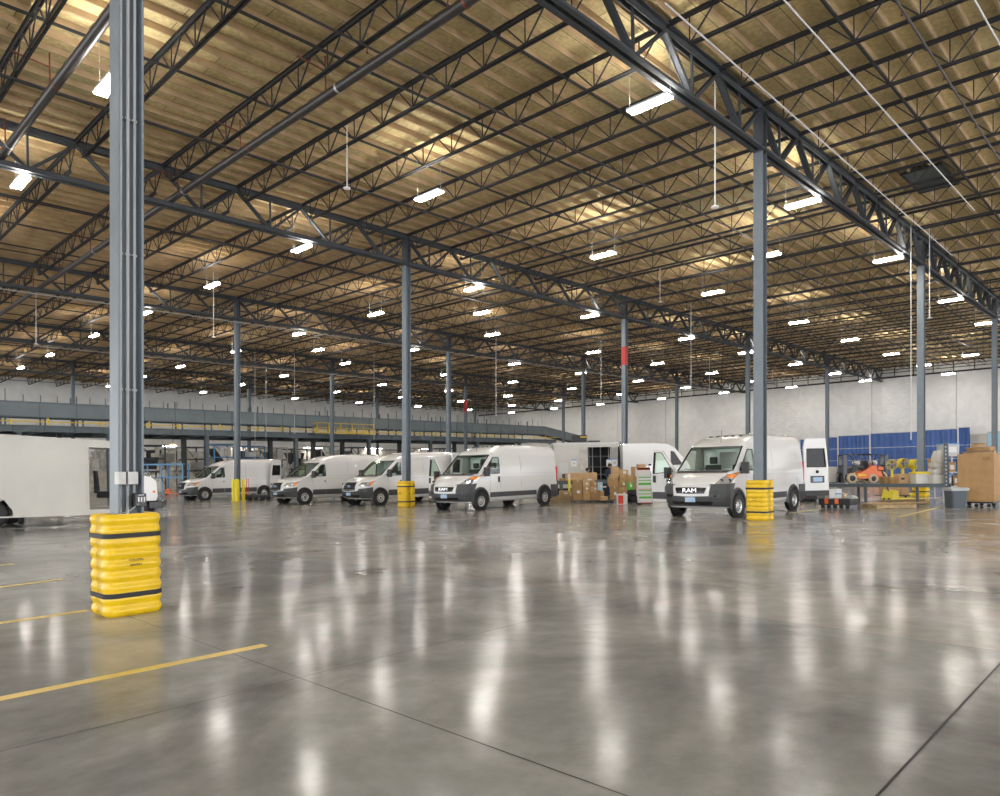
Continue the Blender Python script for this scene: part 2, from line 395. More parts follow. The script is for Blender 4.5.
MB().path([(.05, -.2, 1.13), (-.03, -.18, 1.06), (-.1, -.17, 1.04)], .003).make('cable', 'paper_white', nc)

# ---------------------------------------------------------------- column guards
def guard_ring(h, r, off, n=6):
    pts = []
    for cx, cy, a0 in ((1, 1, 0), (-1, 1, 90), (-1, -1, 180), (1, -1, 270)):
        for i in range(n + 1):
            a = math.radians(a0 + 90 * i / n); pts.append(((cx * (h - r) + (r + off) * math.cos(a)), (cy * (h - r) + (r + off) * math.sin(a))))
    return pts
def text_mesh(s, size, name, m, parent=None, ext=.002, align='CENTER'):
    cu = bpy.data.curves.new(name, 'FONT'); cu.body = s; cu.size = size; cu.extrude = ext; cu.align_x = align; cu.align_y = 'CENTER'
    t = bpy.data.objects.new(name + '_src', cu); C.objects.link(t)
    dg = bpy.context.evaluated_depsgraph_get(); me = bpy.data.meshes.new_from_object(t.evaluated_get(dg)); bpy.data.objects.remove(t)
    me.materials.clear(); me.materials.append(M[m]); me.name = name
    o = bpy.data.objects.new(name, me); C.objects.link(o)
    if parent: o.parent = parent
    return o
def make_guard(label, loc, rot):
    H, h, r = 1.03, .283, .115
    o = thing('column_guard', label, 'guard', loc, rot, 'yellow column guards')
    zs = []; nz = 64
    for i in range(nz + 1):
        z = H * i / nz; w = math.sin(math.pi * (z * 9.0 / H)) ** 2
        off = -.017 + .017 * w ** .8
        for zb in (.215, .815):
            if abs(z - zb) < .035: off = -.006
        if i == 0 or i == nz: off -= .018
        zs.append((z, off))
    for sgn in (1, -1):
        rings = []
        for z, off in zs:
            pts = guard_ring(h, r, off)
            half = [p for p in pts if p[1] * sgn > .02]
            half.sort(key=lambda p: math.atan2(p[1] * sgn, p[0]))
            half = [(h + off, .008 * sgn)] + half + [(-h - off, .008 * sgn)]
            inner = [(-.145, .008 * sgn), (-.145, .145 * sgn), (.145, .145 * sgn), (.145, .008 * sgn)]
            rings.append([(a, c, z) for a, c in half + inner])
        if sgn < 0: rings = [r_[::-1] for r_ in rings]
        MB().loft(rings, smooth=True).make('guard_half', 'guard_yellow', o)
    for zb in (.215, .815):
        rr = [[(a, c, z) for a, c in guard_ring(h, r, off)] for z, off in ((zb - .024, -.005), (zb - .024, .004), (zb + .024, .004), (zb + .024, -.005))]
        MB().loft(rr, cap=(False, False)).make('strap', 'black_rubber', o)['label'] = 'black strap'
    return o
def guard_text(o, ang, size=.033):
    for s, z in (('COLUMN', .565), ('SENTRY', .515)):
        t = text_mesh(s, size, 'lettering', 'print_black', o, .002)
        n = Vector((math.cos(ang), math.sin(ang), 0)) * .296
        t.matrix_local = Matrix.Translation((n.x, n.y, z)) @ Matrix.Rotation(ang + math.pi / 2, 4, 'Z') @ Matrix.Rotation(math.pi / 2, 4, 'X')
gA = make_guard('ribbed yellow guard with black straps around the foreground column', G(0, 0), AG); guard_text(gA, -math.pi / 2)
gB = make_guard('ribbed yellow guard beside the nearest white van on the right', G(1, 0), AG + math.pi / 2); guard_text(gB, math.pi / 2)
gC = make_guard('ribbed yellow guard on the column left of the middle van', G(1, 1), AG + math.pi / 2); guard_text(gC, math.pi / 2)
gD = make_guard('yellow guard under the yellow-lidded bin, behind the rack beam', G(2, 0), AG + math.pi / 2)

# bollards around the third-line column
for px, D, lab in ((233.6, 37.8, 'yellow bollard left of the column before the farthest van'), (237.2, 37.4, 'wide yellow bollard against the column before the farthest van'), (243.6, 37.6, 'yellow bollard right of the column before the farthest van')):
    w = .085 if 'wide' not in lab else .13
    o = thing('bollard', lab, 'bollard', atD(px, D), 0, 'yellow bollards around one column')
    MB().lathe([(0, 1.17), (w * .6, 1.16), (w, 1.1), (w, 0)], n=16).make('post', 'bollard_yellow', o)
    MB().lathe([(w + .05, 0), (w + .05, .02), (0, .02)], n=16).make('foot_plate', 'bollard_yellow', o)

# ---------------------------------------------------------------- girders and joists
SP = BA * 2 / 13
def girder_mesh():
    H = 1.21; top = MB(); bot = MB(); web = MB()
    for s in (-1, 1):
        top.box(0, BA, s * .105 - .055 * (1 if s > 0 else 1), s * .105 + .055, -.02, 0); top.box(0, BA, s * .065 - .012, s * .065 + .012, -.17, 0)
        bot.box(0, BA, s * .105 - .055, s * .105 + .055, -H, -H + .02); bot.box(0, BA, s * .065 - .012, s * .065 + .012, -H, -H + .15)
    n = 13
    for i in range(n):
        # panel points every half joist spacing: top, bottom, top ...
        x0, x1 = i * SP / 2, (i + 1) * SP / 2
        a = (x0, 0, -.10 if i % 2 == 0 else -H + .08); c = (x1, 0, -H + .08 if i % 2 == 0 else -.10)
        for s in (-.045, .045):
            web.bar((a[0], s, a[2]), (c[0], s, c[2]), .016, .09 if i % 2 == 0 else .075, up=(0, 1, 0))
            web.bar((a[0], s * 1.4, a[2]), (c[0], s * 1.4, c[2]), .07, .014, up=(0, 1, 0))
        if i % 2 == 0: web.bar((x1, 0, -.1), (x1, 0, -H + .08), .05)
        else: web.bar((x1, 0, -.1), (x1, 0, -.3), .05)
    return top, bot, web
def girder_mesh_odd():
    H = 1.21; top, bot, web = girder_mesh(); web = MB()
    for i in range(13):
        x0, x1 = i * SP / 2, (i + 1) * SP / 2; j = i + 1
        a = (x0, 0, -.10 if j % 2 == 0 else -H + .08); c = (x1, 0, -H + .08 if j % 2 == 0 else -.10)
        for s in (-.045, .045):
            web.bar((a[0], s, a[2]), (c[0], s, c[2]), .016, .09 if j % 2 == 0 else .075, up=(0, 1, 0))
            web.bar((a[0], s * 1.4, a[2]), (c[0], s * 1.4, c[2]), .07, .014, up=(0, 1, 0))
        if j % 2 == 0: web.bar((x1, 0, -.1), (x1, 0, -H + .08), .05)
        elif i == 0: web.bar((x0 + .02, 0, -.1), (x0 + .02, 0, -H + .08), .05)
    return top, bot, web
def build_girder(fn, nm):
    t_, b_, w_ = fn()
    r = thing('roof_girder', 'x', 'girder', (0, 0, 0), AG, 'main girders under the roof')
    t_.make('top_chord', 'steel_girder', r); b_.make('bottom_chord', 'steel_girder', r); w_.make('web', 'steel_girder', r)
    return r
gp = {1: build_girder(girder_mesh, 'a'), 0: build_girder(girder_mesh_odd, 'b')}
used = set()
BAYN = {-1: 'behind the foreground column', 0: 'from the foreground column line to the next columns', 1: 'in the second bay of columns', 2: 'in the third bay of columns', 3: 'in the fourth bay of columns', 4: 'ending at the far white wall'}
GDN = ['nearest dark steel girder', 'second dark steel girder from the camera', 'third dark steel girder from the camera', 'fourth dark steel girder from the camera', 'fifth dark steel girder from the camera']
SPN = {-1: 'span behind the camera side', 0: 'first span past the foreground column line', 1: 'second span', 2: 'third span', 3: 'fourth span', 4: 'span that ends at the white wall'}
for u in range(0, 5):
    for t in range(-1, 5):
        if t == -1 and u > 0: continue
        par = 1 if t % 2 != 0 else 0       # a top panel point stands over odd column lines
        lab = f'{GDN[u]}, {SPN[t]}'
        z = ZD - .17 + rz(u)
        if par not in used: o = gp[par]; used.add(par); o.location = G(t, u, z); o['label'] = lab
        else: dup(gp[par], G(t, u, z), AG, lab)
def joist():
    L, H = BB, .66; top = MB(); bot = MB(); web = MB(); n = 12; p = L / n
    for s in (-1, 1):
        top.box(.05, L - .05, s * .045 - .028, s * .045 + .028, -.008, 0); top.box(.05, L - .05, s * .025 - .005, s * .025 + .005, -.075, 0)
        bot.box(p * .5, L - p * .5, s * .04 - .024, s * .04 + .024, -H, -H + .008); bot.box(p * .5, L - p * .5, s * .022 - .005, s * .022 + .005, -H, -H + .06)
    for i in range(n):
        a, m_, c = i * p + .05, (i + .5) * p, (i + 1) * p - .05
        web.bar((a, 0, -.04), (m_, 0, -H + .03), .026); web.bar((m_, 0, -H + .03), (c, 0, -.04), .026); web.bar((m_, 0, -H + .03), (m_, 0, -.04), .022)
    return top, bot, web
jt, jbm, jw = joist()
jr = thing('roof_joist', 'x', 'joist', (0, 0, 0), AQ, 'bar joists under the roof deck')
jt.make('top_chord', 'steel_dark', jr); jbm.make('bottom_chord', 'steel_dark', jr); jw.make('web', 'steel_dark', jr)
first = True
SPANJ = {-1: 'right of the nearest girder', 0: 'between nearest and second girders', 1: 'between second and third girders', 2: 'between third and fourth girders', 3: 'between fourth and fifth girders', 4: 'between fifth girder and left wall'}
for u in range(-1, 5):
    k = 0; dz = math.atan2(rz(u + 1) - rz(u), BB)
    for i in range(31, -9, -1):
        t = 1 + i * 2 / 13
        if t > 4.97 or t < -.75: continue
        if u == -1 and t < .35: continue
        if u >= 1 and t < 0: continue
        if u >= 2 and t < .15: continue
        lab = f'black bar joist, {ORD[k]} from the far wall, {SPANJ[u]}'; k += 1
        z = ZD - .152 + rz(u)
        if first: o = jr; first = False; o['label'] = lab
        else: o = dup(jr, None, None, lab)
        o.location = G(t, u, z); o.rotation_euler = (0, -dz, AQ)

# bridging angles and sprinkler branches run across the joists
for u in range(-1, 5):
    for k, fr in enumerate((.18, .39, .60, .81)):
        uu = u + fr; z = ZD - .26 + rz(uu)
        L = (4.97 - (-.6)) * BA
        o = MB().bar((0, 0, 0), (L, 0, 0), .05, .05).make('bridging_angle', 'steel_dark')
        o.location = G(-.6, uu, z); o.rotation_euler = (0, 0, AG)
        tag(o, f'thin dark bridging line, {ORD[k]} of four, {SPANJ[u]}', 'bridging', 'bridging angles across the joists')
    for k, fr in enumerate((.28, .72)):
        uu = u + fr; z = ZD - .93 + rz(uu) + .10; L = 5.5 * BA
        o = thing('sprinkler_pipe', f'dark sprinkler branch pipe, {ORD[k]} of two, {SPANJ[u]}', 'pipe', G(-.55, uu, z), AG, 'sprinkler branch pipes')
        MB().tube((0, 0, 0), (L, 0, 0), .026, 8).make('pipe', 'pipe_black', o)
        hb = MB()
        for j in range(26):
            x = 1.5 + j * 3.2
            hb.tube((x, 0, 0), (x, 0, -.12), .013, 6); hb.lathe([(.03, -.13), (.03, -.12), (0, -.12)], (x, 0, 0), n=8)
        hb.make('sprinkler_heads', 'pipe_red', o)['kind'] = 'stuff'
# sprinkler mains parallel to the joists
for t, lab in ((.40, 'thick dark sprinkler main crossing above, right of the foreground column'), (.115, 'thick dark sprinkler main at upper left, behind the foreground column')):
    z = 9.72
    o = thing('sprinkler_main', lab, 'pipe', G(t, -.3, z), AQ, 'sprinkler mains')
    L = 3.3 * BB; MB().tube((0, 0, 0), (L, 0, .30), .10, 16).make('pipe', 'pipe_black', o)
    for j in range(12):
        x = 1.6 + j * 4.05; zz = .3 * x / L
        MB().lathe([(.112, x - .035), (.112, x + .035)], (0, 0, 0), 'x', 16).make('pipe_coupling', 'pipe_red' if j % 2 else 'galvanised', o).location = (0, 0, zz)
        r_ = MB(); r_.tube((x + .5, 0, zz + .09), (x + .5, 0, .95), .018, 6); r_.tube((x + .5, 0, zz + .55), (x + .5, .7, zz + .62), .02, 6)
        r_.make('riser', 'pipe_red', o)
# conduit along the third girder
for u, a, c, lab in ((2, -.1, 4.6, 'pale conduit clipped under the third girder'), (3, .6, 2.6, 'pale conduit along the fourth girder')):
    o = MB().tube((0, 0, 0), ((c - a) * BA, 0, 0), .028, 8).make('electrical_conduit', 'galvanised'); o.location = G(a, u - .012, 9.30 + rz(2)); o.rotation_euler = (0, 0, AG)
    tag(o, lab, 'conduit')
for (a, c, z, lab) in (((665, 3), (929, 235), 10.0, 'pale cable nearest the first girder, running away under the roof'), ((784, 0), (956, 190), 10.0, 'pale cable at upper right running away under the roof'), ((974.6, 0), (1000, 45), 10.0, 'pale cable in the top right corner')):
    A = at(*a, z); Cc = at(*c, z); d = (Cc - A).length; e = (Cc - A) / d
    o = MB().tube((0, 0, 0), (d * (1.2 if a[0] < 900 else 1.5), 0, 0), .018, 6).make('ceiling_cable', 'conduit'); o.location = A; o.rotation_euler = (0, 0, math.atan2(e.y, e.x)); tag(o, lab, 'cable')
# roof vent at upper right
v = at(930, 178, ZD - .1 + rz(-.3)); o = thing('roof_hatch', 'dark square vent set in the plywood ceiling at upper right', 'vent', v, AG)
B(-1.1, 1.1, -.55, .55, -.05, .03).make('panel', 'vent_dark', o); 
fm = MB()
for x in (-1.1, 0, 1.1): fm.box(x - .03, x + .03, -.6, .6, -.07, .0)
for y in (-.55, .55): fm.box(-1.15, 1.15, y - .03, y + .03, -.07, .0)
fm.make('frame', 'steel_dark', o)

# ---------------------------------------------------------------- light fixtures
def fixture():
    o = thing('high_bay_light', 'x', 'light', (0, 0, 0), AQ, 'long white lights under the roof')
    B(-.52, .52, -.14, .14, .0, .05).make('housing', 'fixture_body', o)
    B(-.50, .50, -.125, .125, -.022, -.002).make('lens', 'lamp_lens', o)
    B(-.50, .50, -.12, .12, .052, .06).make('added_uplight_panel', 'added_uplight', o)  # added emitter on the housing top, lights the deck from below
    for x in (-.51, .51): MB().bar((x, 0, .05), (x, 0, 1.2), .008).make('hanger', 'galvanised', o)
    return o
fx = fixture(); first = True
LT = [.15, .71, 1.27, 1.83, 2.49, 3.04, 3.62, 4.2, 4.75]
LQ = [-.47, .035, .545, 1.03, 1.53, 2.05, 2.60, 3.22, 3.75, 4.3]
LZ = HC + 7.9
RN = ['nearest', 'second', 'third', 'fourth', 'fifth', 'sixth', 'seventh', 'eighth', 'ninth', 'tenth']
pts = []
for j, u in enumerate(LQ):
    for i, t in enumerate([-.42] + LT if j < 3 else LT):
        pts.append((t, u, j))
for e in ((1.57, .25), (1.52, 1.26), (1.52, 2.33), (3.96, .27), (.2, 3.9)): pts.append((*e, -1))
def pxof(t, u, z):
    p = G(t, u, z); x = XC + F * p.x / p.y; return x, hor(x) - F * (z - HC) / p.y
cnt = {}
for t, u, j in pts:
    p = G(t, u, LZ + rz(u))
    if p.y < .5: continue
    vis = False
    if p.y > 1:
        x, y = pxof(t, u, LZ); vis = -20 < x < 1020 and y > -20
    cnt[j] = cnt.get(j, 0) + 1
    if j < 0: lab = f'small white ceiling light set off the rows, {["right of the big right column", "by the middle van rod", "left of centre beyond", "near the right edge, far", "at far left"][cnt[j]-1]}'
    else: lab = f'lit white ceiling light, {ORD[cnt[j]-1]} outward in the {RN[j]} row from the right'
    if first: o = fx; first = False
    else: o = dup(fx)
    o.location = p; o['label'] = lab
# ---------------------------------------------------------------- thin rods hanging from the roof
rods = [(715, 56, 207, 17.0, 1, 'disc'), (911, 228, 440, 27.5, 0, 'ceiling rod with a camera beside the right-hand column'), (929.5, 236, 318, 28.0, 1, ''), (691, 263, 403, 40, 1, ''), (660, 300, 288 + 14, 33, 1, ''),
        (496, 282, 415, 46, 1, ''), (347, 110 + 35, 188, 19, 1, ''), (213.5, 267, 337, 33, 1, ''), (374, 342, 440, 56, 0, ''), (255, 356, 463, 55, 1, ''), (294.5, 355, 433, 56, 1, ''), (266, 380, 441, 60, 0, ''),
        (36, 310, 344, 36, 1, ''), (852.5, 368, 392, 75, 0, ''), (709.5, 362, 401, 60, 1, ''), (807, 370, 400, 72, 1, ''), (772.5, 374, 405, 70, 1, ''), (601, 340, 404, 52, 1, ''), (943, 365, 379, 72, 1, ''), (910.5, 395, 405, 60, 1, '')]
names = ['first right of centre top, before the near light', 'beside the column behind the rack beam, left one', 'beside the column behind the rack beam, right one', 'above the right van\'s front wheel', 'short one above the boxes',
         'tall one above the middle van', 'at upper left of centre', 'left of the third-line column', 'over the railed platform', 'dropping to the platform beam left', 'second dropping to the platform beam', 'third dropping to the platform beam',
         'near the left edge', 'short one by the far wall', 'left of the right van column', 'right of the right van column', 'behind the right van column', 'by the red-banded column', 'by the far wall at right', 'low by the far right']
for (px, ya, yb, D, disc, _), nm in zip(rods, names):
    P = atD(px, D); u = TQ(P)[1]; z1 = ZD - .3 + rz(u); z0 = zat(px, max(ya, yb), D)
    if z0 > z1 - .3: z0 = z1 - 1.0
    o = thing('hanging_rod', f'thin white rod hanging from the roof, {nm}', 'rod', (P.x, P.y, z0), 0, 'thin rods hanging from the roof', 'plumb')
    MB().tube((0, 0, 0), (0, 0, z1 - z0), .017, 6).make('rod', 'paper_white', o)
    if disc: MB().lathe([(0, -.03), (.09, -.02), (.09, .01), (.03, .04), (0, .04)], n=14).make('sensor_disc', 'paper_white', o)

# ---------------------------------------------------------------- yellow floor lines
for a, c, w, lab in (((-40, 707.2), (265, 645.2), .10, 'long yellow floor line in the near left corner'), ((-40, 628.8), (88, 610.6), .10, 'yellow floor line running to the foreground guard'), ((-30, 591), (63, 579.2), .10, 'short yellow floor line left of the foreground guard'),
                 ((-10, 566.5), (13, 564), .10, 'stub of yellow floor line at the left edge'), ((790, 513.2), (820, 508.8), .10, 'yellow floor line behind the right van'), ((899, 517), (941, 507), .10, 'yellow floor line leading to the rack upright'), ((640, 505), (668, 503.8), .10, 'faint yellow floor line below the stacked tyres')):
    A = at(*a); Cc = at(*c); d = Cc - A
    o = B(0, d.length, -w / 2, w / 2, .001, .004).make('floor_marking', 'line_yellow'); o.location = A; o.rotation_euler = (0, 0, math.atan2(d.y, d.x)); tag(o, lab, 'floor line', 'yellow floor lines')

# ================================================================ vans
LZ0 = {'ram': dict(
    L=5.96, W=1.0,
    z=[.30, .45, .62, .80, .94, 1.02, 1.16, 1.28, 1.38, 1.55, 1.75, 2.0, 2.10, 2.20, 2.32, 2.42, 2.49, 2.52],
    xf=[.16, .06, .02, .02, .05, .10, .22, .42, .72, .94, 1.15, 1.42, 1.53, 1.66, 1.90, 2.2, 2.65, 3.1],
    cr=[.30, .34, .34, .34, .34, .34, .32, .28, .22, .20, .19, .18, .18, .2, .25, .3, .35, .4],
    w=[.93, .98, 1.0, 1.0, 1.0, 1.0, 1.0, .995, .99, .975, .955, .925, .91, .895, .86, .80, .68, .50],
    wb=8, wt=12, sb=8, stp=11, bp=2.08, fw=.95, rw=4.99, wr=.345, clad=4),
 'transit': dict(
    L=5.9, W=1.0,
    z=[.30, .45, .62, .76, .90, 1.00, 1.10, 1.20, 1.36, 1.52, 1.70, 1.92, 2.02, 2.12, 2.24, 2.35, 2.42, 2.45],
    xf=[.20, .06, .0, .0, .04, .10, .22, .48, 1.00, 1.20, 1.42, 1.70, 1.84, 2.0, 2.24, 2.58, 3.0, 3.4],
    cr=[.34, .38, .38, .38, .36, .34, .32, .28, .20, .18, .18, .18, .18, .2, .25, .3, .35, .4],
    w=[.93, .98, 1.0, 1.0, 1.0, .995, .99, .985, .975, .955, .93, .90, .89, .87, .84, .78, .68, .5],
    wb=8, wt=12, sb=8, stp=11, bp=2.22, fw=1.0, rw=4.75, wr=.345, clad=3)}
UF = [-1, -.9, -.8, -.6, -.3, 0, .3, .6, .8, .9, 1]
def van_geo(k):
    P = LZ0[k]; zz = P['z']
    def interp(arr, z):
        if z <= zz[0]: return arr[0]
        for a, b, u, v in zip(zz, zz[1:], arr, arr[1:]):
            if z <= b: return u + (v - u) * (z - a) / (b - a)
        return arr[-1]
    xf = lambda z: interp(P['xf'], z); cr = lambda z: interp(P['cr'], z); wd = lambda z: interp(P['w'], z)
    def pt(p, z, sg, off=0.0):      # p<1: across the nose; p>=1: metres back along the side from the corner
        if p <= 1: return Vector((xf(z) + cr(z) * abs(p) ** 3.2 - off, sg * wd(z) * p + (sg * off if p > .7 else 0), z))
        return Vector((xf(z) + cr(z) + (p - 1), sg * (wd(z) + off), z))
    def side(x, z, sg, off=.0): return Vector((x, sg * (wd(z) + off), z))
    return P, xf, cr, wd, pt, side
def patch(mb, fn, corners, n=6, th=.012, k=0):
    """curved panel of its own thickness: corners in (a, z) parameters mapped by fn(a, z, off)"""
    (a0, b0), (a1, b1), (a2, b2), (a3, b3) = corners; rings = []
    V = []; idx = {}
    for layer, off in ((0, -.004), (1, th)):
        for i in range(n + 1):
            for j in range(n + 1):
                s, t = i / n, j / n
                a = (a0 * (1 - s) + a1 * s) * (1 - t) + (a3 * (1 - s) + a2 * s) * t; b = (b0 * (1 - s) + b1 * s) * (1 - t) + (b3 * (1 - s) + b2 * s) * t
                idx[layer, i, j] = len(V); V.append(fn(a, b, off))
    Fs = []
    for i in range(n):
        for j in range(n):
            Fs.append((idx[1, i, j], idx[1, i + 1, j], idx[1, i + 1, j + 1], idx[1, i, j + 1]))
    for i in range(n):
        for (e, f_) in (((0, i, 0), (0, i + 1, 0)), ((0, i, n), (0, i + 1, n))):
            Fs.append((idx[(0,) + e[1:]], idx[(0,) + f_[1:]], idx[(1,) + f_[1:]], idx[(1,) + e[1:]]))
        for c in (0, n): Fs.append((idx[0, c, i], idx[0, c, i + 1], idx[1, c, i + 1], idx[1, c, i]))
    mb.add(V, Fs, k); return mb
def wheel(root, x, y, r, style):
    s = 1 if y > 0 else -1; w = .22
    T = MB().lathe([(r * .60, -w / 2), (r * .90, -w / 2), (r * .985, -w * .38), (r, -w * .2), (r, w * .2), (r * .985, w * .38), (r * .90, w / 2), (r * .60, w / 2), (r * .58, 0), (r * .60, -w / 2)], (0, 0, 0), 'y', 28)
    t = T.make('wheel', 'black_rubber', root); t.location = (x, y, r)
    R = MB(); o = s * w / 2
    R.lathe([(0, o * .92), (r * .16, o * .90), (r * .22, o * .74), (r * .46, o * .70), (r * .54, o * .86), (r * .60, o * .97), (r * .62, o * .97), (r * .60, -o * .5)], (0, 0, 0), 'y', 28, 0)
    for i in range(10):
        a = 2 * math.pi * i / 10
        R.lathe([(0, o * .76), (.026, o * .76), (.03, o * .6)], (math.cos(a) * r * .40, 0, math.sin(a) * r * .40), 'y', 8, 1)
    R.lathe([(0, o * 1.0), (r * .13, o * .98), (r * .14, o * .8)], (0, 0, 0), 'y', 14, 1 if style == 'transit' else 0)
    R.make('rim', ['alloy', 'black_rubber'], t)
def panel_door(root, k, kind, hinge, ang, name, sg):
    """an opened door hung on its hinge; kind front (curved cab door) or rear (barn door)"""
    P, xf, cr, wd, pt, side = van_geo(k)
    e = bpy.data.objects.new(name, None); C.objects.link(e); e.parent = root; e.location = hinge; e.rotation_euler = (0, 0, ang); e.empty_display_size = .1
    th = .07
    if kind == 'front':     # local x back from the hinge, local y outwards
        out = [(0, .42), (1.02, .42), (1.04, 1.32), (1.02, 2.06), (.62, 2.03), (.06, 1.36), (0, 1.0)]
        win = [(.16, 1.36), (.98, 1.30), (.97, 1.98), (.66, 1.97)]
        lip = .03
    else:
        out = [(0, .50), (.86, .50), (.86, 1.40), (.82, 2.36), (.10, 2.36), (0, 1.40)]
        win = [(.10, 1.42), (.78, 1.42), (.75, 2.05), (.13, 2.05)]
    def y_(z): return (-sg) * max(0, (z - 1.3)) * .09
    # door skin with a real window opening: a strip frame around the window plus the lower leaf
    n = len(out); mb = MB()
    zb = min(p[1] for p in win)
    low = [p for p in out if p[1] <= 1.41]
    if kind == 'front':
        quads = [[(0, .42), (1.02, .42), (1.04, 1.30), (.06, 1.36)], [(.98, 1.30), (1.04, 1.30), (1.02, 2.06), (.97, 1.98)], [(.66, 1.97), (.97, 1.98), (1.02, 2.06), (.62, 2.03)], [(.06, 1.36), (.16, 1.36), (.66, 1.97), (.62, 2.03)], [(.06, 1.36), (1.04, 1.30), (.98, 1.30), (.16, 1.36)]]
    else:
        quads = [[(0, .50), (.86, .50), (.86, 1.42), (0, 1.42)], [(0, 1.42), (.10, 1.42), (.13, 2.05), (.02, 2.10)], [(.78, 1.42), (.86, 1.42), (.83, 2.10), (.75, 2.05)], [(.02, 2.10), (.83, 2.10), (.82, 2.40), (.10, 2.40)], [(.02, 2.10), (.13, 2.05), (.75, 2.05), (.83, 2.10)]]
    for Q_ in quads:
        mb.loft([[(a, y_(b) - th / 2, b) for a, b in Q_], [(a, y_(b) + th / 2, b) for a, b in Q_]])
    mb.make('door_panel', 'van_white', e)
    gb = MB(); gb.loft([[(a, y_(b) - .006, b) for a, b in win], [(a, y_(b) + .006, b) for a, b in win]])
    gb.make('window_glass', 'auto_glass' if kind == 'front' else 'dark_glass', e)
    fr = MB()
    for a, b in zip(win, win[1:] + win[:1]): fr.bar((a[0], y_(a[1]), a[1]), (b[0], y_(b[1]), b[1]), .022, .085, up=(0, 1, 0))
    fr.make('window_seal', 'black_plastic', e)
    if kind == 'front':
        B(.02, 1.0, sg * .035, sg * .05, .50, .72).make('trim_panel', 'grey_plastic', e)
        B(.86, .96, sg * .035, sg * .07, 1.02, 1.24).make('door_handle', 'black_plastic', e, .01)
        mirror(e, .22, 1.30, sg, base=.04)
    else:
        B(.0, .86, -.05, .05, .44, .62).make('bumper_trim', 'black_plastic', e)
        B(.22, .70, sg * .03, sg * .05, .88, 1.12).make('plate_recess', 'gloss_black', e)
        pl = B(.30, .62, sg * .05, sg * .06, .92, 1.07); pl.make('license_plate', 'plate_blue', e)
        MB().lathe([(0, sg * .065), (.05, sg * .06), (.055, sg * .035)], (.46, 0, 1.26), 'y', 16).make('badge', 'gloss_black', e)
    return e
def mirror(root, x, z, sg, base):
    m_ = MB(); m_.loft([[(x + a, sg * (base + .14 + b), z + c + h) for a, b in ((-.05, -.10), (.09, -.12), (.10, .10), (-.04, .12))] for c, h in ((-.14, .0), (.20, .0))])
    m_.bar((x + .02, sg * base, z), (x + .02, sg * (base + .1), z), .07, .05); m_.bar((x + .02, sg * base, z - .1), (x + .02, sg * (base + .1), z - .1), .05, .05)
    o = m_.make('wing_mirror', 'black_plastic', root, .02)
    B(x + .10, x + .104, min(sg * (base + .05), sg * (base + .22)), max(sg * (base + .05), sg * (base + .22)), z - .1, z + .16).make('mirror_glass', 'chrome', o)
def bx(mb, x0, x1, y0, y1, z0, z1, k=None): return mb.box(min(x0, x1), max(x0, x1), min(y0, y1), max(y0, y1), min(z0, z1), max(z0, z1), k)
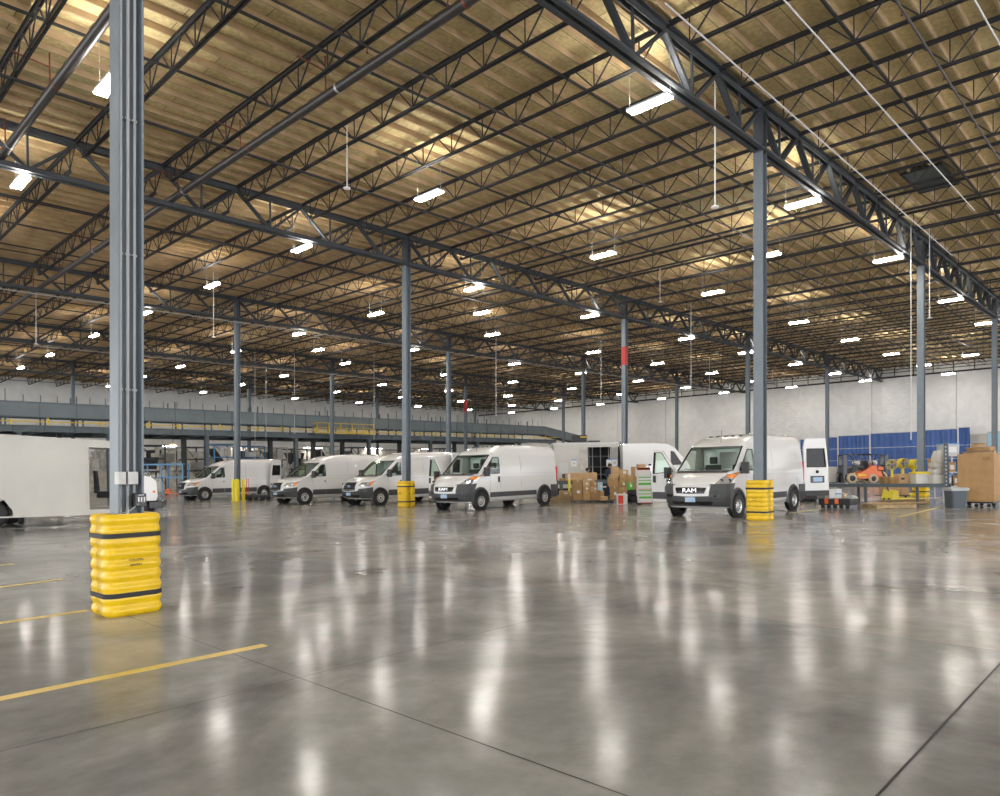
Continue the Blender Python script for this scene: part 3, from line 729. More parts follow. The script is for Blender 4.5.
def make_van(k, label, loc, rot, open_front=(), rear_open=False, sc=.93, wb=None, group=None, wheels='alloy', driver=False):
    P, xf, cr, wd, pt, side = van_geo(k); ram = k == 'ram'
    root = thing('cargo_van', label, 'van', loc, rot, group); root.scale = (sc,) * 3
    L = P['L']; zz = P['z']; nz = len(zz); ns = 6; body = MB(); glass = MB(); wins = {1: MB(), -1: MB()}
    ring_n = None; rings = []
    for i, z in enumerate(zz):
        w = wd(z); x0 = xf(z); c = cr(z); s0 = x0 + c
        pts = [(x0 + c * abs(u) ** 3.2, u * w) for u in UF]          # -y to +y across the nose
        s1 = s0 + .16; s2 = max(P['bp'], s1 + .12)
        s1 = min(s1, s2 - .1)
        if i < P['sb'] - 1: s1 = s0 + .3
        xs = [s1, s2, s2 + .02, (s2 + L) / 2 + .2 * 0, L - .10]
        xs[3] = s2 + (L - s2) * .5
        rr = L - (.0 if z < 2.2 else (z - 2.2) * .35)
        tail = [(rr - .03, w - .02), (rr, w - .10), (rr, 0), (rr, -w + .10), (rr - .03, -w + .02)]
        xs[4] = rr - .12
        ring = pts + [(x, w) for x in xs] + tail + [(x, -w) for x in xs[::-1]]
        rings.append([Vector((a, b, z)) for a, b in ring])
    N = len(rings[0]); nf = len(UF)
    V = [p for r in rings for p in r]; ff = {'body': [], 'glass': [], 'wl': [], 'wr': []}
    lf_open = 1 in open_front; rf_open = -1 in open_front
    for j in range(nz - 1):
        for i in range(N):
            i2 = (i + 1) % N; f_ = (j * N + i, j * N + i2, (j + 1) * N + i2, (j + 1) * N + i)
            key = 'body'
            if P['wb'] <= j < P['wt'] and 1 <= i < nf - 2: key = 'glass'
            if P['sb'] <= j < P['stp'] and i == nf: key = 'wl'            # +y side, between s1 and s2
            if P['sb'] <= j < P['stp'] and i == N - 2: key = 'wr'
            if 3 <= j < P['stp'] and ((lf_open and i == nf) or (rf_open and i == N - 2)): continue
            if rear_open and nf + 6 <= i <= nf + 7 and 1 <= j < 12: continue
            ff[key].append(f_)
    body.add(V, ff['body'] + [tuple(range((nz - 1) * N, nz * N))], 0, True)
    body.f.append(tuple(range(N))[::-1]); body.m.append(0)
    b_ = body.make('body', 'van_white', root)
    for key, nm in (('glass', 'windshield'), ('wl', 'door_window'), ('wr', 'door_window')):
        if ff[key] and not (key == 'wl' and lf_open) and not (key == 'wr' and rf_open):
            mb = MB(); mb.add(V, ff[key], 0, key == 'glass'); mb.make(nm, 'auto_glass', root)
    # black surround of the windshield and windows
    sr = MB()
    zb, zt = zz[P['wb']], zz[P['wt']]
    for a, c in (((-.9, zb), (.9, zb)), ((-.9, zt), (.9, zt)), ((-.9, zb), (-.9, zt)), ((.9, zb), (.9, zt))):
        n = 10; P_ = [pt(abs(a[0] + (c[0] - a[0]) * i / n), a[1] + (c[1] - a[1]) * i / n, 1 if a[0] + (c[0] - a[0]) * i / n > 0 else -1, .006) for i in range(n + 1)]
        for u, v in zip(P_, P_[1:]): sr.bar(u, v, .035, .02)
    sr.make('windshield_seal', 'gloss_black', root)
    # cab and load space
    cab = MB(); fx_ = xf(1.3)
    bx(cab, .75, L - .1, -.9, .9, .48, .52)
    cab.make('cab_floor', 'interior_grey', root)
    db = MB(); d0 = xf(zb) + .16; db.prism([(d0, .7), (d0 + .42, .7), (d0 + .50, 1.1), (d0 + .38, zb - .03), (d0 + .02, zb - .05)], -.86, .86, 'y'); db.make('dashboard', 'black_plastic', root, .01)
    cp = MB(); bx(cp, P['bp'] + .35, P['bp'] + .38, -.84, -.30, .52, 2.05); bx(cp, P['bp'] + .35, P['bp'] + .38, .30, .84, .52, 2.05); bx(cp, P['bp'] + .35, P['bp'] + .38, -.30, .30, .52, 1.45); bx(cp, P['bp'] + .35, P['bp'] + .38, -.30, .30, 1.95, 2.05); cp.make('cargo_partition', 'van_white', root)
    for sg in (-1, 1):
        s_ = MB(); bx(s_, d0 + .75, d0 + 1.25, sg * .22, sg * .72, .72, .92); s_.prism([(d0 + 1.2, .85), (d0 + 1.36, .85), (d0 + 1.5, 1.55), (d0 + 1.38, 1.55)], min(sg * .22, sg * .70), max(sg * .22, sg * .70), 'y')
        bx(s_, d0 + 1.41, d0 + 1.50, sg * .34, sg * .58, 1.58, 1.80); s_.make('seat', 'seat_fabric', root, .03)
    sw_ = MB(); c0 = Vector((d0 + .62, .47, 1.22)); R_ = Matrix.Rotation(math.radians(-65), 3, 'Y'); prev = None
    for i in range(19):
        a = 2 * math.pi * i / 18; p_ = c0 + R_ @ Vector((math.cos(a) * .19, math.sin(a) * .19, 0))
        if prev is not None: sw_.tube(prev, p_, .014, 5)
        prev = p_
    for a in (0, 2.1, 4.2): sw_.bar(c0, c0 + R_ @ Vector((math.cos(a) * .18, math.sin(a) * .18, 0)), .03)
    sw_.bar(c0, c0 + Vector((-.25, 0, -.1)), .05); sw_.make('steering_wheel', 'black_plastic', root)
    # lower plastic: bumper wraps round the nose, then trims
    bm_ = MB()
    ztop = .98 if ram else .74
    for sg in (-1, 1):
        fn = lambda a, z, off, sg=sg: pt(a, z, sg, off + .012)
        patch(bm_, fn, ((0, .36), (1.20 if ram else 1.18, .34), (1.14 if ram else 1.2, ztop), (0, (.66 if ram else .62))), 9, .03)
        if ram: patch(bm_, fn, ((.50, .60), (1.2, .60), (1.28, 1.02), (.56, 1.0)), 8, .034)
        else: patch(bm_, fn, ((.62, .55), (1.2, .55), (1.2, .84), (.66, .78)), 7, .034)
    bm_.make('front_bumper', 'grey_plastic', root)
    ai = MB()
    for sg in (-1, 1):
        fn = lambda a, z, off, sg=sg: pt(a, z, sg, off + .045)
        patch(ai, fn, ((.0, .40), (.62, .40), (.66, .50), (.0, .50)), 5, .006); patch(ai, fn, ((.62, .62), (.80, .62), (.78, .70), (.6, .70)), 4, .006)
    ai.make('air_intake', 'gloss_black', root)
    # grille
    gr = MB()
    if ram:
        for sg in (-1, 1): patch(gr, lambda a, z, off, sg=sg: pt(a, z, sg, off + .03), ((0, .64), (.56, .66), (.60, .98), (0, .98)), 5, .02)
        gr.make('grille_surround', 'van_white', root)
        gr = MB()
        for sg in (-1, 1): patch(gr, lambda a, z, off, sg=sg: pt(a, z, sg, off + .05), ((0, .72), (.44, .73), (.50, .90), (0, .91)), 5, .012)
        go = gr.make('grille', 'gloss_black', root)
        t = text_mesh('RAM', .17, 'lettering', 'chrome', go, .008); x_ = xf(.82) - .075
        t.matrix_local = Matrix.Translation((x_, 0, .815)) @ Matrix.Rotation(-math.pi / 2, 4, 'Z') @ Matrix.Rotation(math.pi / 2, 4, 'X') @ Matrix.Scale(1.35, 4, (1, 0, 0))
    else:
        for sg in (-1, 1): patch(gr, lambda a, z, off, sg=sg: pt(a, z, sg, off + .02), ((0, .66), (.44, .70), (.40, 1.06), (0, 1.07)), 5, .02)
        go = gr.make('grille', 'gloss_black', root)
        sl = MB()
        for z in (.74, .82, .90, .98):
            for sg in (-1, 1): patch(sl, lambda a, z, off, sg=sg: pt(a, z, sg, off + .045), ((0, z), (.38, z + .01), (.38, z + .03), (0, z + .022)), 4, .01)
        sl.make('grille_bar', 'grey_plastic', go)
        bd = MB().lathe([(0, -.02), (.11, -.015), (.12, 0)], (0, 0, 0), 'x', 24).make('badge', 'chrome', go); bd.location = (xf(.88) - .045, 0, .89); bd.scale = (1, 1, .45)
        b2 = MB().lathe([(0, -.024), (.095, -.02), (.1, -.01)], (0, 0, 0), 'x', 24).make('badge_field', 'print_blue', bd)
    # head lamps
    for sg in (-1, 1):
        hl = MB(); fn = lambda a, z, off, sg=sg: pt(a, z, sg, off + .008)
        if ram: patch(hl, fn, ((.66, 1.0), (1.08, 1.02), (1.34, 1.36), (.86, 1.27)), 6, .015)
        else: patch(hl, fn, ((.58, .90), (1.02, .88), (1.20, 1.12), (.70, 1.06)), 6, .015)
        h_ = hl.make('headlight', 'lamp_clear', root)
        am = MB(); fn2 = lambda a, z, off, sg=sg: pt(a, z, sg, off + .024)
        if ram: patch(am, fn2, ((.90, 1.18), (1.12, 1.14), (1.31, 1.345), (.88, 1.255)), 4, .006)
        else: patch(am, fn2, ((1.0, .90), (1.04, .90), (1.18, 1.10), (.98, 1.08)), 4, .006)
        am.make('turn_signal', 'amber', h_)
        bz = MB()
        for cx in ((.80, .98) if ram else (.72, .88)):
            c_ = fn2(cx, 1.09 if ram else .99, 0); bz.lathe([(.055, -.004), (.045, .004), (.02, 0), (0, .004)], c_, 'x', 14)
        bz.make('reflector', 'gloss_black', h_)
    # wheels, arches
    r = P['wr']; fw, rw = P['fw'], P['rw'] if wb is None else P['fw'] + wb
    for x in (fw, rw):
        for sg in (-1, 1):
            ws = MB(); yy = sg * (wd(.6) + .003)
            ws.lathe([(.30, yy - sg * .01), (.30, yy), (.435, yy), (.435, yy - sg * .02)], (x, 0, r + .02), 'y', 32, 0)
            ws.make('wheel_well', 'black_rubber', root)
            ar = MB(); prof = [(.425, yy), (.425, yy + sg * .03), (.50 if ram else .455, yy + sg * .022), (.52 if ram else .46, yy)]
            ar.lathe(prof, (x, 0, r + .02), 'y', 24, 0, math.radians(-12), math.radians(192)); ar.make('wheel_arch', 'grey_plastic', root)
            wheel(root, x, sg * (wd(.6) - .078), r, k)
    # side trims
    for sg in (-1, 1):
        if ram:
            segs = ((fw + .56, 2.06), (2.08, rw - .56)); z0, z1 = .47, .66
        else: segs = ((fw + .47, 2.2), (2.22, rw - .48), (rw + .48, L - .05)); z0, z1 = .44, .70
        for a, c in segs:
            if sg in open_front and a < 2.07: continue
            tr = MB(); patch(tr, lambda x, z, off, sg=sg: side(x, z, sg, off), ((a, z0), (c, z0), (c, z1), (a, z1)), 2, .018); tr.make('side_trim', 'grey_plastic', root)
        if ram:
            rb = MB(); patch(rb, lambda x, z, off, sg=sg: side(x, z, sg, off), ((rw + .5, .32), (L - .02, .32), (L - .02, .86), (rw + .46, .86)), 2, .025); rb.make('rear_bumper_corner', 'grey_plastic', root)
        sm = MB()     # shut lines
        for x, za, zc in ((P['bp'] + .03, .5, 2.05), (fw + .56 if ram else fw + .48, .5, 1.3), (P['bp'] + 1.35, .5, 2.1)):
            patch(sm, lambda x, z, off, sg=sg: side(x, z, sg, off), ((x, za), (x + .008, za), (x + .008, zc), (x, zc)), 3, .006)
        for z in (1.22, 1.36):
            patch(sm, lambda x, z, off, sg=sg: side(x, z, sg, off), ((P['bp'] + .1, z), (L - .15, z), (L - .15, z + .006), (P['bp'] + .1, z + .006)), 3, .004)
        sm.make('panel_seam', 'interior_grey', root)
        mo = MB(); patch(mo, lambda x, z, off, sg=sg: side(x, z, sg, off), ((P['bp'] + .15, 2.08), (L - .3, 2.08), (L - .3, 2.12), (P['bp'] + .15, 2.12)), 2, .02); mo.make('roof_rail_moulding', 'van_white', root)
        if sg not in open_front:
            bx(MB(), P['bp'] - .10, P['bp'] - .01, sg * (wd(1.15) + .002), sg * (wd(1.15) + .035), 1.04 if ram else 1.08, 1.26 if ram else 1.13).make('door_handle', 'black_plastic', root, .008)
            mirror(root, xf(1.42) + cr(1.42) + .18, 1.42, sg, wd(1.42))
            a_ = P['bp'] - .02; fr = MB()
            zb_, zt_ = zz[P['sb']], zz[P['stp']]; s1b = xf(zb_) + cr(zb_) + .16; s1t = min(xf(zt_) + cr(zt_) + .16, P['bp'] - .1)
            pts_ = [(s1b, zb_), (P['bp'], zb_), (P['bp'], zt_), (s1t, zt_)]
            for u, v in zip(pts_, pts_[1:] + pts_[:1]): fr.bar(side(u[0], u[1], sg, .005), side(v[0], v[1], sg, .005), .03, .03)
            fr.make('window_seal', 'gloss_black', root)
        tl = MB(); bx(tl, L - .10, L + .008, sg * (wd(1.4) - .11), sg * (wd(1.4) + .01), 1.0, 1.62); tl.make('tail_light', 'tail_red', root, .01)
        vp = MB(); bx(vp, .3, .5, 0, .01, 0, .01)
    B(L - .06, L + .10, -.95, .95, .36, .60).make('rear_bumper', 'grey_plastic', root, .02)
    pl = MB(); xx = xf(.5) - .055; bx(pl, xx - .02, xx, -.16, .16, .48, .62); pl.make('license_plate', ['plate_blue'], root)
    wp = MB()
    for y in (-.55, .15): wp.bar(pt(abs(y), zb + .02, 1 if y > 0 else -1, .03), pt(abs(y + .5), zb + .06, 1 if y + .5 > 0 else -1, .03), .018)
    wp.make('wiper', 'black_plastic', root)
    cw = MB(); patch(cw, lambda a, z, off: pt(abs(a), z, 1 if a >= 0 else -1, off + .01), ((-.8, zb - .06), (.8, zb - .06), (.84, zb - .01), (-.84, zb - .01)), 8, .01); cw.make('cowl', 'black_plastic', root)
    an = MB(); ax_ = xf(2.2) + .1; an.tube((ax_, -.1, 2.22), (ax_ + .05, -.1, 2.62), .007, 5); an.lathe([(.03, 2.2), (.02, 2.25), (0, 2.26)], (ax_, -.1, 0), n=10); an.make('antenna', 'black_plastic', root)
    if ram:
        ml = MB()
        for y in (-.5, -.25, 0, .25, .5): ml.box(xf(2.42) + .02, xf(2.42) + .12, y - .04, y + .04, 2.42, 2.455)
        ml.make('roof_marker_lights', 'grey_plastic', root)['kind'] = 'stuff'
    # opened doors
    for sg in open_front:
        panel_door(root, k, 'front', (1.02, sg * .99, 0), sg * math.radians(80), 'front_door', sg)
    if rear_open:
        RD = -42 if ram else -163
        panel_door(root, k, 'rear', (L + .02, -.97, 0), math.radians(RD), 'rear_door', -1)
        panel_door(root, k, 'rear', (L + .02, .97, 0), math.radians(-RD), 'rear_door', 1)
    else:
        rd = MB(); 
        bx(rd, L, L + .012, -.01, .01, .6, 2.3); rd.make('rear_door_seam', 'interior_grey', root)
    return root
GO = 'white cargo vans'
def van_at(px, py, k, ang, side_y, sc=.93):
    """origin of a van whose near front wheel touches the floor at photo point (px, py)"""
    c = at(px, py); P = LZ0[k]; v = Vector((P['fw'] * sc, side_y * .9 * sc, 0)); v.rotate(Matrix.Rotation(ang, 3, 'Z')); p = c - v; return Vector((p.x, p.y, 0))
V1 = make_van('ram', 'white high-roof van nearest on the right, both end doors standing open', van_at(735, 517.6, 'ram', AG, -1), AG, (1,), True, group=GO)
a2 = math.radians(50)
V2 = make_van('ram', 'white high-roof van in the middle with passenger door open', van_at(479, 510.2, 'ram', a2, -1), a2, (1,), False, group=GO)
V3 = make_van('transit', 'white van with dark grille directly left of the middle van', van_at(379.2, 505.4, 'transit', AG, -1), AG, (), True, group=GO)
V4 = make_van('transit', 'white van with dark grille, second from left of the nose-on row', van_at(303.7, 504.0, 'transit', AG, -1), AG, (), False, group=GO)
V5 = make_van('transit', 'farthest left white van with its rear door open, behind yellow bollards', van_at(204.2, 500.6, 'transit', AG, -1), AG, (), True, group=GO)
# ================================================================ step van at left
o = thing('step_van', 'boxy cream-white delivery truck behind the foreground column, cab door open', 'truck', (-10.41, 21.8, 0), math.radians(22))
def L_(x): return (x + 9.94) * .8635
sv = MB()
zr = lambda x: 2.66 + (x + 14.5) * -.062
# cargo body: near and far side skins, roof, floor, rear
x0, x1 = L_(-18.2), L_(-12.12)
zt0, zt1 = zr(-18.2), zr(-12.12)
xm = L_(-13.6); zm = zr(-13.6)
for y in (0, ): sv.prism([(xm, .29), (x1, .29), (x1, zt1), (xm, zm)], 0, .06, 'y')
sv.box(xm, x1, .06, 2.15, .29, .42); sv.prism([(xm, zm - .06), (x1, zt1 - .06), (x1, zt1), (xm, zm)], .06, 2.15, 'y'); x1_ = x1; x1 = xm; zt1_ = zt1; zt1 = zm
sv.prism([(x0, .29), (L_(-15.45), .29), (L_(-15.40), .55), (L_(-15.2), .80), (L_(-14.85), .88), (L_(-14.5), .80), (L_(-14.27), .50), (L_(-14.25), .29), (x1, .29), (x1, zt1), (x0, zt0)], 0, 2.15, 'y')
x1 = x1_; zt1 = zt1_
sv.make('cargo_body', 'truck_white', o, .03)
tm = MB(); tm.box(x0, x1, -.015, 0, 1.03, 1.055); tm.box(x1 - .12, x1, -.02, 0, .29, zt1 - .06); tm.box(x0, x1, -.018, 0, .29, .33)
tm.bar((x0, -.01, zt0 - .02), (L_(-10.9), -.01, zr(-10.9) - .02), .03, .05); tm.make('body_trim', 'truck_white', o)
cb = MB()
cb.prism([(x1, .29), (L_(-10.4), .29), (L_(-10.4), .45), (x1, .45)], 0, 2.15, 'y')                     # step and floor
cb.prism([(x1, zr(-12.12) - .22), (L_(-10.95), zr(-10.95) - .2), (L_(-10.85), zr(-10.9) - .05), (x1, zr(-12.12))], 0, 2.15, 'y')
cb.box(x1, x1 + .07, 0, .06, .45, 2.3); pass
for y in (0, 2.09):
    cb.prism([(L_(-11.15), .45), (L_(-10.4), .45), (L_(-10.5), 1.48), (L_(-11.0), 1.48)], y, y + .06, 'y'); cb.bar((L_(-10.55), y + .03, 1.45), (L_(-10.95), y + .03, 2.3), .07)
cb.make('cab', 'truck_white', o)
ws = MB(); ws.loft([[(L_(-10.53), y, 1.5), (L_(-10.93), y, 2.28), (L_(-10.91), y, 2.28), (L_(-10.51), y, 1.5)] for y in (.06, 2.09)]); ws.make('windshield', 'auto_glass', o)
hd = MB(); hd.prism([(L_(-10.6), .66), (L_(-9.98), .66), (L_(-9.94), .80), (L_(-9.97), 1.25), (L_(-10.12), 1.36), (L_(-10.6), 1.50)], .02, 2.13, 'y'); hd.make('hood', 'van_white', o, .05)
ml = MB().lathe([(.0, -.03), (.035, -.025), (.04, 0)], (0, 0, 0), 'y', 16).make('marker_light', 'amber', o); ml.location = (L_(-10.05), .02, .93)
bp = MB(); bp.box(L_(-10.2), L_(-9.78), -.05, 2.2, .42, .64); bp.box(L_(-10.9), L_(-10.2), .1, 2.0, .38, .6); bp.make('front_bumper', 'gloss_black', o, .02)
se = MB(); se.box(L_(-12.0), L_(-11.6), 1.2, 1.65, .75, .95); se.prism([(L_(-12.08), .9), (L_(-11.95), .9), (L_(-12.02), 1.6), (L_(-12.1), 1.6)], 1.2, 1.65, 'y'); se.make('seat', 'seat_fabric', o, .03)
db = MB(); db.prism([(L_(-11.25), .45), (L_(-10.6), .45), (L_(-10.6), 1.42), (L_(-11.05), 1.42), (L_(-11.2), 1.1)], .35, 2.05, 'y'); db.make('dashboard', 'black_plastic', o, .02)
st = MB(); cc = Vector((L_(-11.38), 1.4, 1.42)); pv = None
for i in range(19):
    a = 2 * math.pi * i / 18; p_ = cc + Vector((math.sin(a) * .10, math.cos(a) * .22, math.sin(a) * .20))
    if pv is not None: st.tube(pv, p_, .018, 6)
    pv = p_
st.bar(cc, cc + Vector((.3, 0, -.35)), .06); st.make('steering_wheel', 'black_plastic', o)
for x in (-14.85, -10.62):
    for y in (.14, 2.0):
        w_ = MB().lathe([(.18, -.12), (.33, -.12), (.385, -.07), (.385, .07), (.33, .12), (.18, .12)], (0, 0, 0), 'y', 28).make('wheel', 'black_rubber', o); w_.location = (L_(x), y, .385)
        MB().lathe([(0, -.06), (.08, -.09), (.10, -.04), (.17, -.02), (.19, -.11)], (0, 0, 0), 'y', 24).make('rim', 'galvanised', w_)
MB().lathe([(.14, -.05), (.14, .05), (0, .05)], (L_(-14.1), .3, .22), 'x', 12).make('exhaust_pipe', 'black_rubber', o)
B(L_(-12.0), L_(-11.2), .0, .3, .20, .27).make('step', 'galvanised', o)

# ================================================================ platform with the overhead conveyor
def tpx(px, u):
    p = G(0, u); k = (px - XC) / F; return ((k * p.y - p.x) / (g.x - k * g.y)) / BA
def along(t0, t1): return (t1 - t0) * BA
U0 = 3.45
o = thing('mezzanine_platform', 'dark grey steel platform on posts crossing behind the parked vans', 'platform', G(-.5, U0), AG)
tS = -.5; LN = along(tS, tpx(557, U0))
def chan(mb, x0, x1, y, z0, z1, k=None):
    mb.box(x0, x1, y - .01, y + .01, z0, z1, k); mb.box(x0, x1, y - .09, y + .09, z1 - .03, z1, k); mb.box(x0, x1, y - .09, y + .09, z0, z0 + .03, k)
for y, nm in ((0, 'front_beam'), (7.2, 'rear_beam')):
    b = MB(); chan(b, 0, LN, y, 4.62, 5.08)
    for i in range(int(LN / 1.9)): b.box(i * 1.9, i * 1.9 + .02, y - .08, y + .08, 4.65, 5.05)
    b.make(nm, 'mezz_steel', o)
B(0, LN, .1, 7.1, 5.0, 5.06).make('deck', 'machine_dark', o)
jb = MB()
for i in range(int(LN / 2.4)): jb.box(i * 2.4, i * 2.4 + .12, .1, 7.1, 4.7, 5.0)
jb.make('deck_joists', 'mezz_steel', o)['kind'] = 'stuff'
for px in (20, 110, 207.5, 296.5, 369.5, 431, 478, 520, 552):
    x = along(tS, tpx(px, U0)); b = MB(); 
    b.box(x - .15, x + .15, -.16, -.13, 0, 4.62); b.box(x - .15, x + .15, .13, .16, 0, 4.62); b.box(x - .015, x + .015, -.13, .13, 0, 4.62)
    b.box(x - .35, x + .35, -.2, .2, 4.58, 4.63); b.box(x - .28, x + .28, -.25, .25, 0, .03); b.make('post', 'mezz_steel', o)
for px in (60, 184.6, 271, 314, 343, 400, 455):
    u2 = U0 + 4.0 / BB; x = along(tS, tpx(px, u2)); b = MB(); b.box(x - .17, x + .17, 3.83, 4.17, 0, 4.7); b.make('post', 'machine_dark', o)
# conveyor on the deck
o = thing('overhead_conveyor', 'grey enclosed conveyor running along the top of the steel platform', 'conveyor', G(tS, U0 + .02), AG)
t_end = tpx(550, U0); LC = along(tS, t_end)
for y, nm in ((.25, 'front_side_panel'), (1.7, 'rear_side_panel')):
    b = MB(); b.box(0, LC, y - .02, y + .02, 5.68, 6.74, 1); b.box(0, LC, y - .07, y + .07, 6.68, 6.76, 0); b.box(0, LC, y - .07, y + .07, 5.66, 5.74, 0)
    for i in range(int(LC / 2.35)): b.box(i * 2.35, i * 2.35 + .06, y - .06, y + .06, 5.7, 6.74 + .55 * (i % 3 == 0), 0)
    b.make(nm, ['mezz_steel', 'mezz_panel'], o)
B(0, LC, .3, 1.65, 5.75, 5.80).make('belt', 'black_rubber', o)
b = MB()
for i in range(int(LC / 1.05)):
    x = i * 1.05; b.bar((x, .18, 6.7), (x, .18, 7.25 if i % 4 else 7.6), .045)
b.make('top_stanchions', 'mezz_steel', o)['kind'] = 'stuff'
b = MB()
for i in range(int(LC / 2.4)):
    x = i * 2.4; b.bar((x, .3, 5.07), (x, .3, 5.7), .10); b.bar((x, 1.6, 5.07), (x, 1.6, 5.7), .10)
b.make('stands', 'mezz_steel', o)['kind'] = 'stuff'
pe = G(tpx(587, U0), U0 + .02); LE = (pe - G(tS, U0 + .02)).length
b = MB()
for y in (.25, 1.7): b.loft([[(LC, y - .02, 5.66), (LC, y - .02, 6.74), (LC, y + .02, 6.74), (LC, y + .02, 5.66)], [(LE, y - .02, 4.7), (LE, y - .02, 5.7), (LE, y + .02, 5.7), (LE, y + .02, 4.7)]], 0)
b.loft([[(LC, .3, 5.75), (LC, 1.65, 5.75), (LC, 1.65, 5.8), (LC, .3, 5.8)], [(LE, .3, 4.8), (LE, 1.65, 4.8), (LE, 1.65, 4.85), (LE, .3, 4.85)]], 1); b.make('sloping_end', ['mezz_panel', 'black_rubber'], o)
# yellow rails along the deck
o = thing('guard_rail', 'low yellow rail running along the edge of the platform deck', 'railing', G(tS, U0 - .005), AG)
b = MB(); b.box(0, LN, -.02, .02, 5.30, 5.37); b.make('rail', 'safety_yellow', o)
for i in range(26):
    x = 1.2 + i * 3.0 + (i % 3) * .4; B(x - .05, x + .05, -.04, .02, 5.085, 5.62 - .15 * (i % 2)).make('post', 'safety_yellow', o)
tA, tB = tpx(318, U0 - .06), tpx(375, U0 - .06)
o = thing('yellow_railing', 'taller yellow safety railing around a landing on the platform', 'railing', G(tA, U0 - .06), AG)
W_ = along(tA, tB); b = MB()
for z in (5.55, 5.98): b.bar((0, 0, z), (W_, 0, z), .05); b.bar((0, 0, z), (0, .7, z), .05); b.bar((W_, 0, z), (W_, .7, z), .05)
b.bar((0, 0, 5.12), (W_, 0, 5.12), .03, .12); b.make('rails', 'safety_yellow', o)
for i in range(6): x = W_ * i / 5; MB().bar((x, 0, 4.95), (x, 0, 6.0), .06).make('post', 'safety_yellow', o)
B(-.2, W_ + .2, -.1, .74, 4.9, 4.97).make('landing_floor', 'mezz_steel', o)

# sorting machines below and behind the platform
def sorter(px, D, w, h, style, label):
    w *= .62
    p = atD(px, D); o = thing('sorting_machine', label, 'machine', p, AG, 'sorting machines under the platform')
    f_ = MB()
    for x in (0, w):
        for y in (0, 2.0): f_.bar((x, y, 0), (x, y, h), .10)
    for z in (h * .45, h * .72, h):
        for y in (0, 2.0): f_.bar((0, y, z), (w, y, z), .09)
        for x in (0, w): f_.bar((x, 0, z), (x, 2, z), .09)
    f_.bar((0, 0, 0), (w, 0, h * .45), .05); f_.bar((w, 0, h * .45), (0, 0, h), .05); f_.make('frame', ['machine_dark', 'blue_steel', 'machine_beige'][style % 3], o)
    c_ = MB()
    if style % 2: c_.loft([[(.1, .1, h * .9), (.1, 1.9, h * .9), (.1, 1.9, h * .9 + .06), (.1, .1, h * .9 + .06)], [(w * .9, .1, h * .3), (w * .9, 1.9, h * .3), (w * .9, 1.9, h * .3 + .06), (w * .9, .1, h * .3 + .06)]])
    else: c_.loft([[(w * .1, .1, h * .9), (w * .9, .1, h * .9), (w * .9, 1.9, h * .9), (w * .1, 1.9, h * .9)], [(w * .35, .5, h * .48), (w * .65, .5, h * .48), (w * .65, 1.3, h * .48), (w * .35, 1.3, h * .48)]])
    c_.make('chute', 'machine_dark' if style % 4 < 2 else 'machine_beige', o)
    B(-.1, w + .1, .3, 1.7, h * .46, h * .46 + .16).make('conveyor_bed', 'galvanised', o)
    b_ = MB(); random.seed(int(px)); 
    for i in range(6):
        x = w * (i + .1) / 6 - .3; z = random.choice((.1, h * .5, h * .75, h * .3)); 
        B(x, x + w * random.uniform(.14, .40), -.06 - i * .07, -i * .07, z, z + h * random.uniform(.08, .22)).make('cover_panel', random.choice(['machine_beige', 'paper_white', 'galvanised', 'machine_beige']), o)
    return o
for args in ((30, 57, 5.0, 3.6, 0, 'dark sorting machine seen through the truck cab side at far left'), (97, 56, 2.6, 3.8, 2, 'beige sorting machine seen through the delivery truck\'s cab door'),
             (142, 58, 3.0, 3.9, 0, 'dark framed sorting machine just right of the foreground column'), (160, 62, 2.5, 3.7, 2, 'beige framed machine beside the orange work lamp'), (186, 66, 3.0, 4.0, 3, 'dark chute machine above the farthest van\'s hood'),
             (215, 63, 3.4, 4.1, 1, 'blue framed machine with sloping chute above the farthest van'), (244, 66, 3.4, 4.0, 4, 'machine right of the third-line column'), (270, 68, 3.0, 3.9, 2, 'beige machine above the farthest van\'s open rear door'),
             (292, 76, 3.0, 4.0, 0, 'dark machine above the second van\'s windshield'), (322, 72, 3.6, 4.1, 5, 'machine under the railed landing, left end'), (352, 74, 3.6, 4.0, 3, 'machine under the railed landing, right end'),
             (385, 88, 4.0, 4.1, 6, 'machine above the third nose-on van'), (415, 80, 4.2, 4.0, 8, 'machine between the two columns left of the middle van'), (440, 83, 4, 4.0, 0, 'farthest machine showing above the middle van')):
    sorter(*args)
# pale partitions behind the machines
for i, (px, D, w, h, lab) in enumerate(((10, 66, 9, 2.6, 'pale partition panel behind the delivery truck'), (140, 68, 7.5, 3.0, 'pale partition panel right of the foreground column'), (215, 72, 7, 3.4, 'pale partition panel behind the farthest van'), (290, 78, 8, 3.0, 'pale partition panel behind the second van'), (360, 84, 9, 3.2, 'pale partition panel behind the third van'))):
    o = thing('partition_panel', lab, 'partition', atD(px, D), AG, 'pale partitions under the platform'); B(0, w, 0, .08, 0, h + .8).make('panel', 'machine_beige', o)
    for x in (0, w * .5, w): B(x - .05, x + .05, -.05, .13, 0, h + .3).make('post', 'galvanised', o)
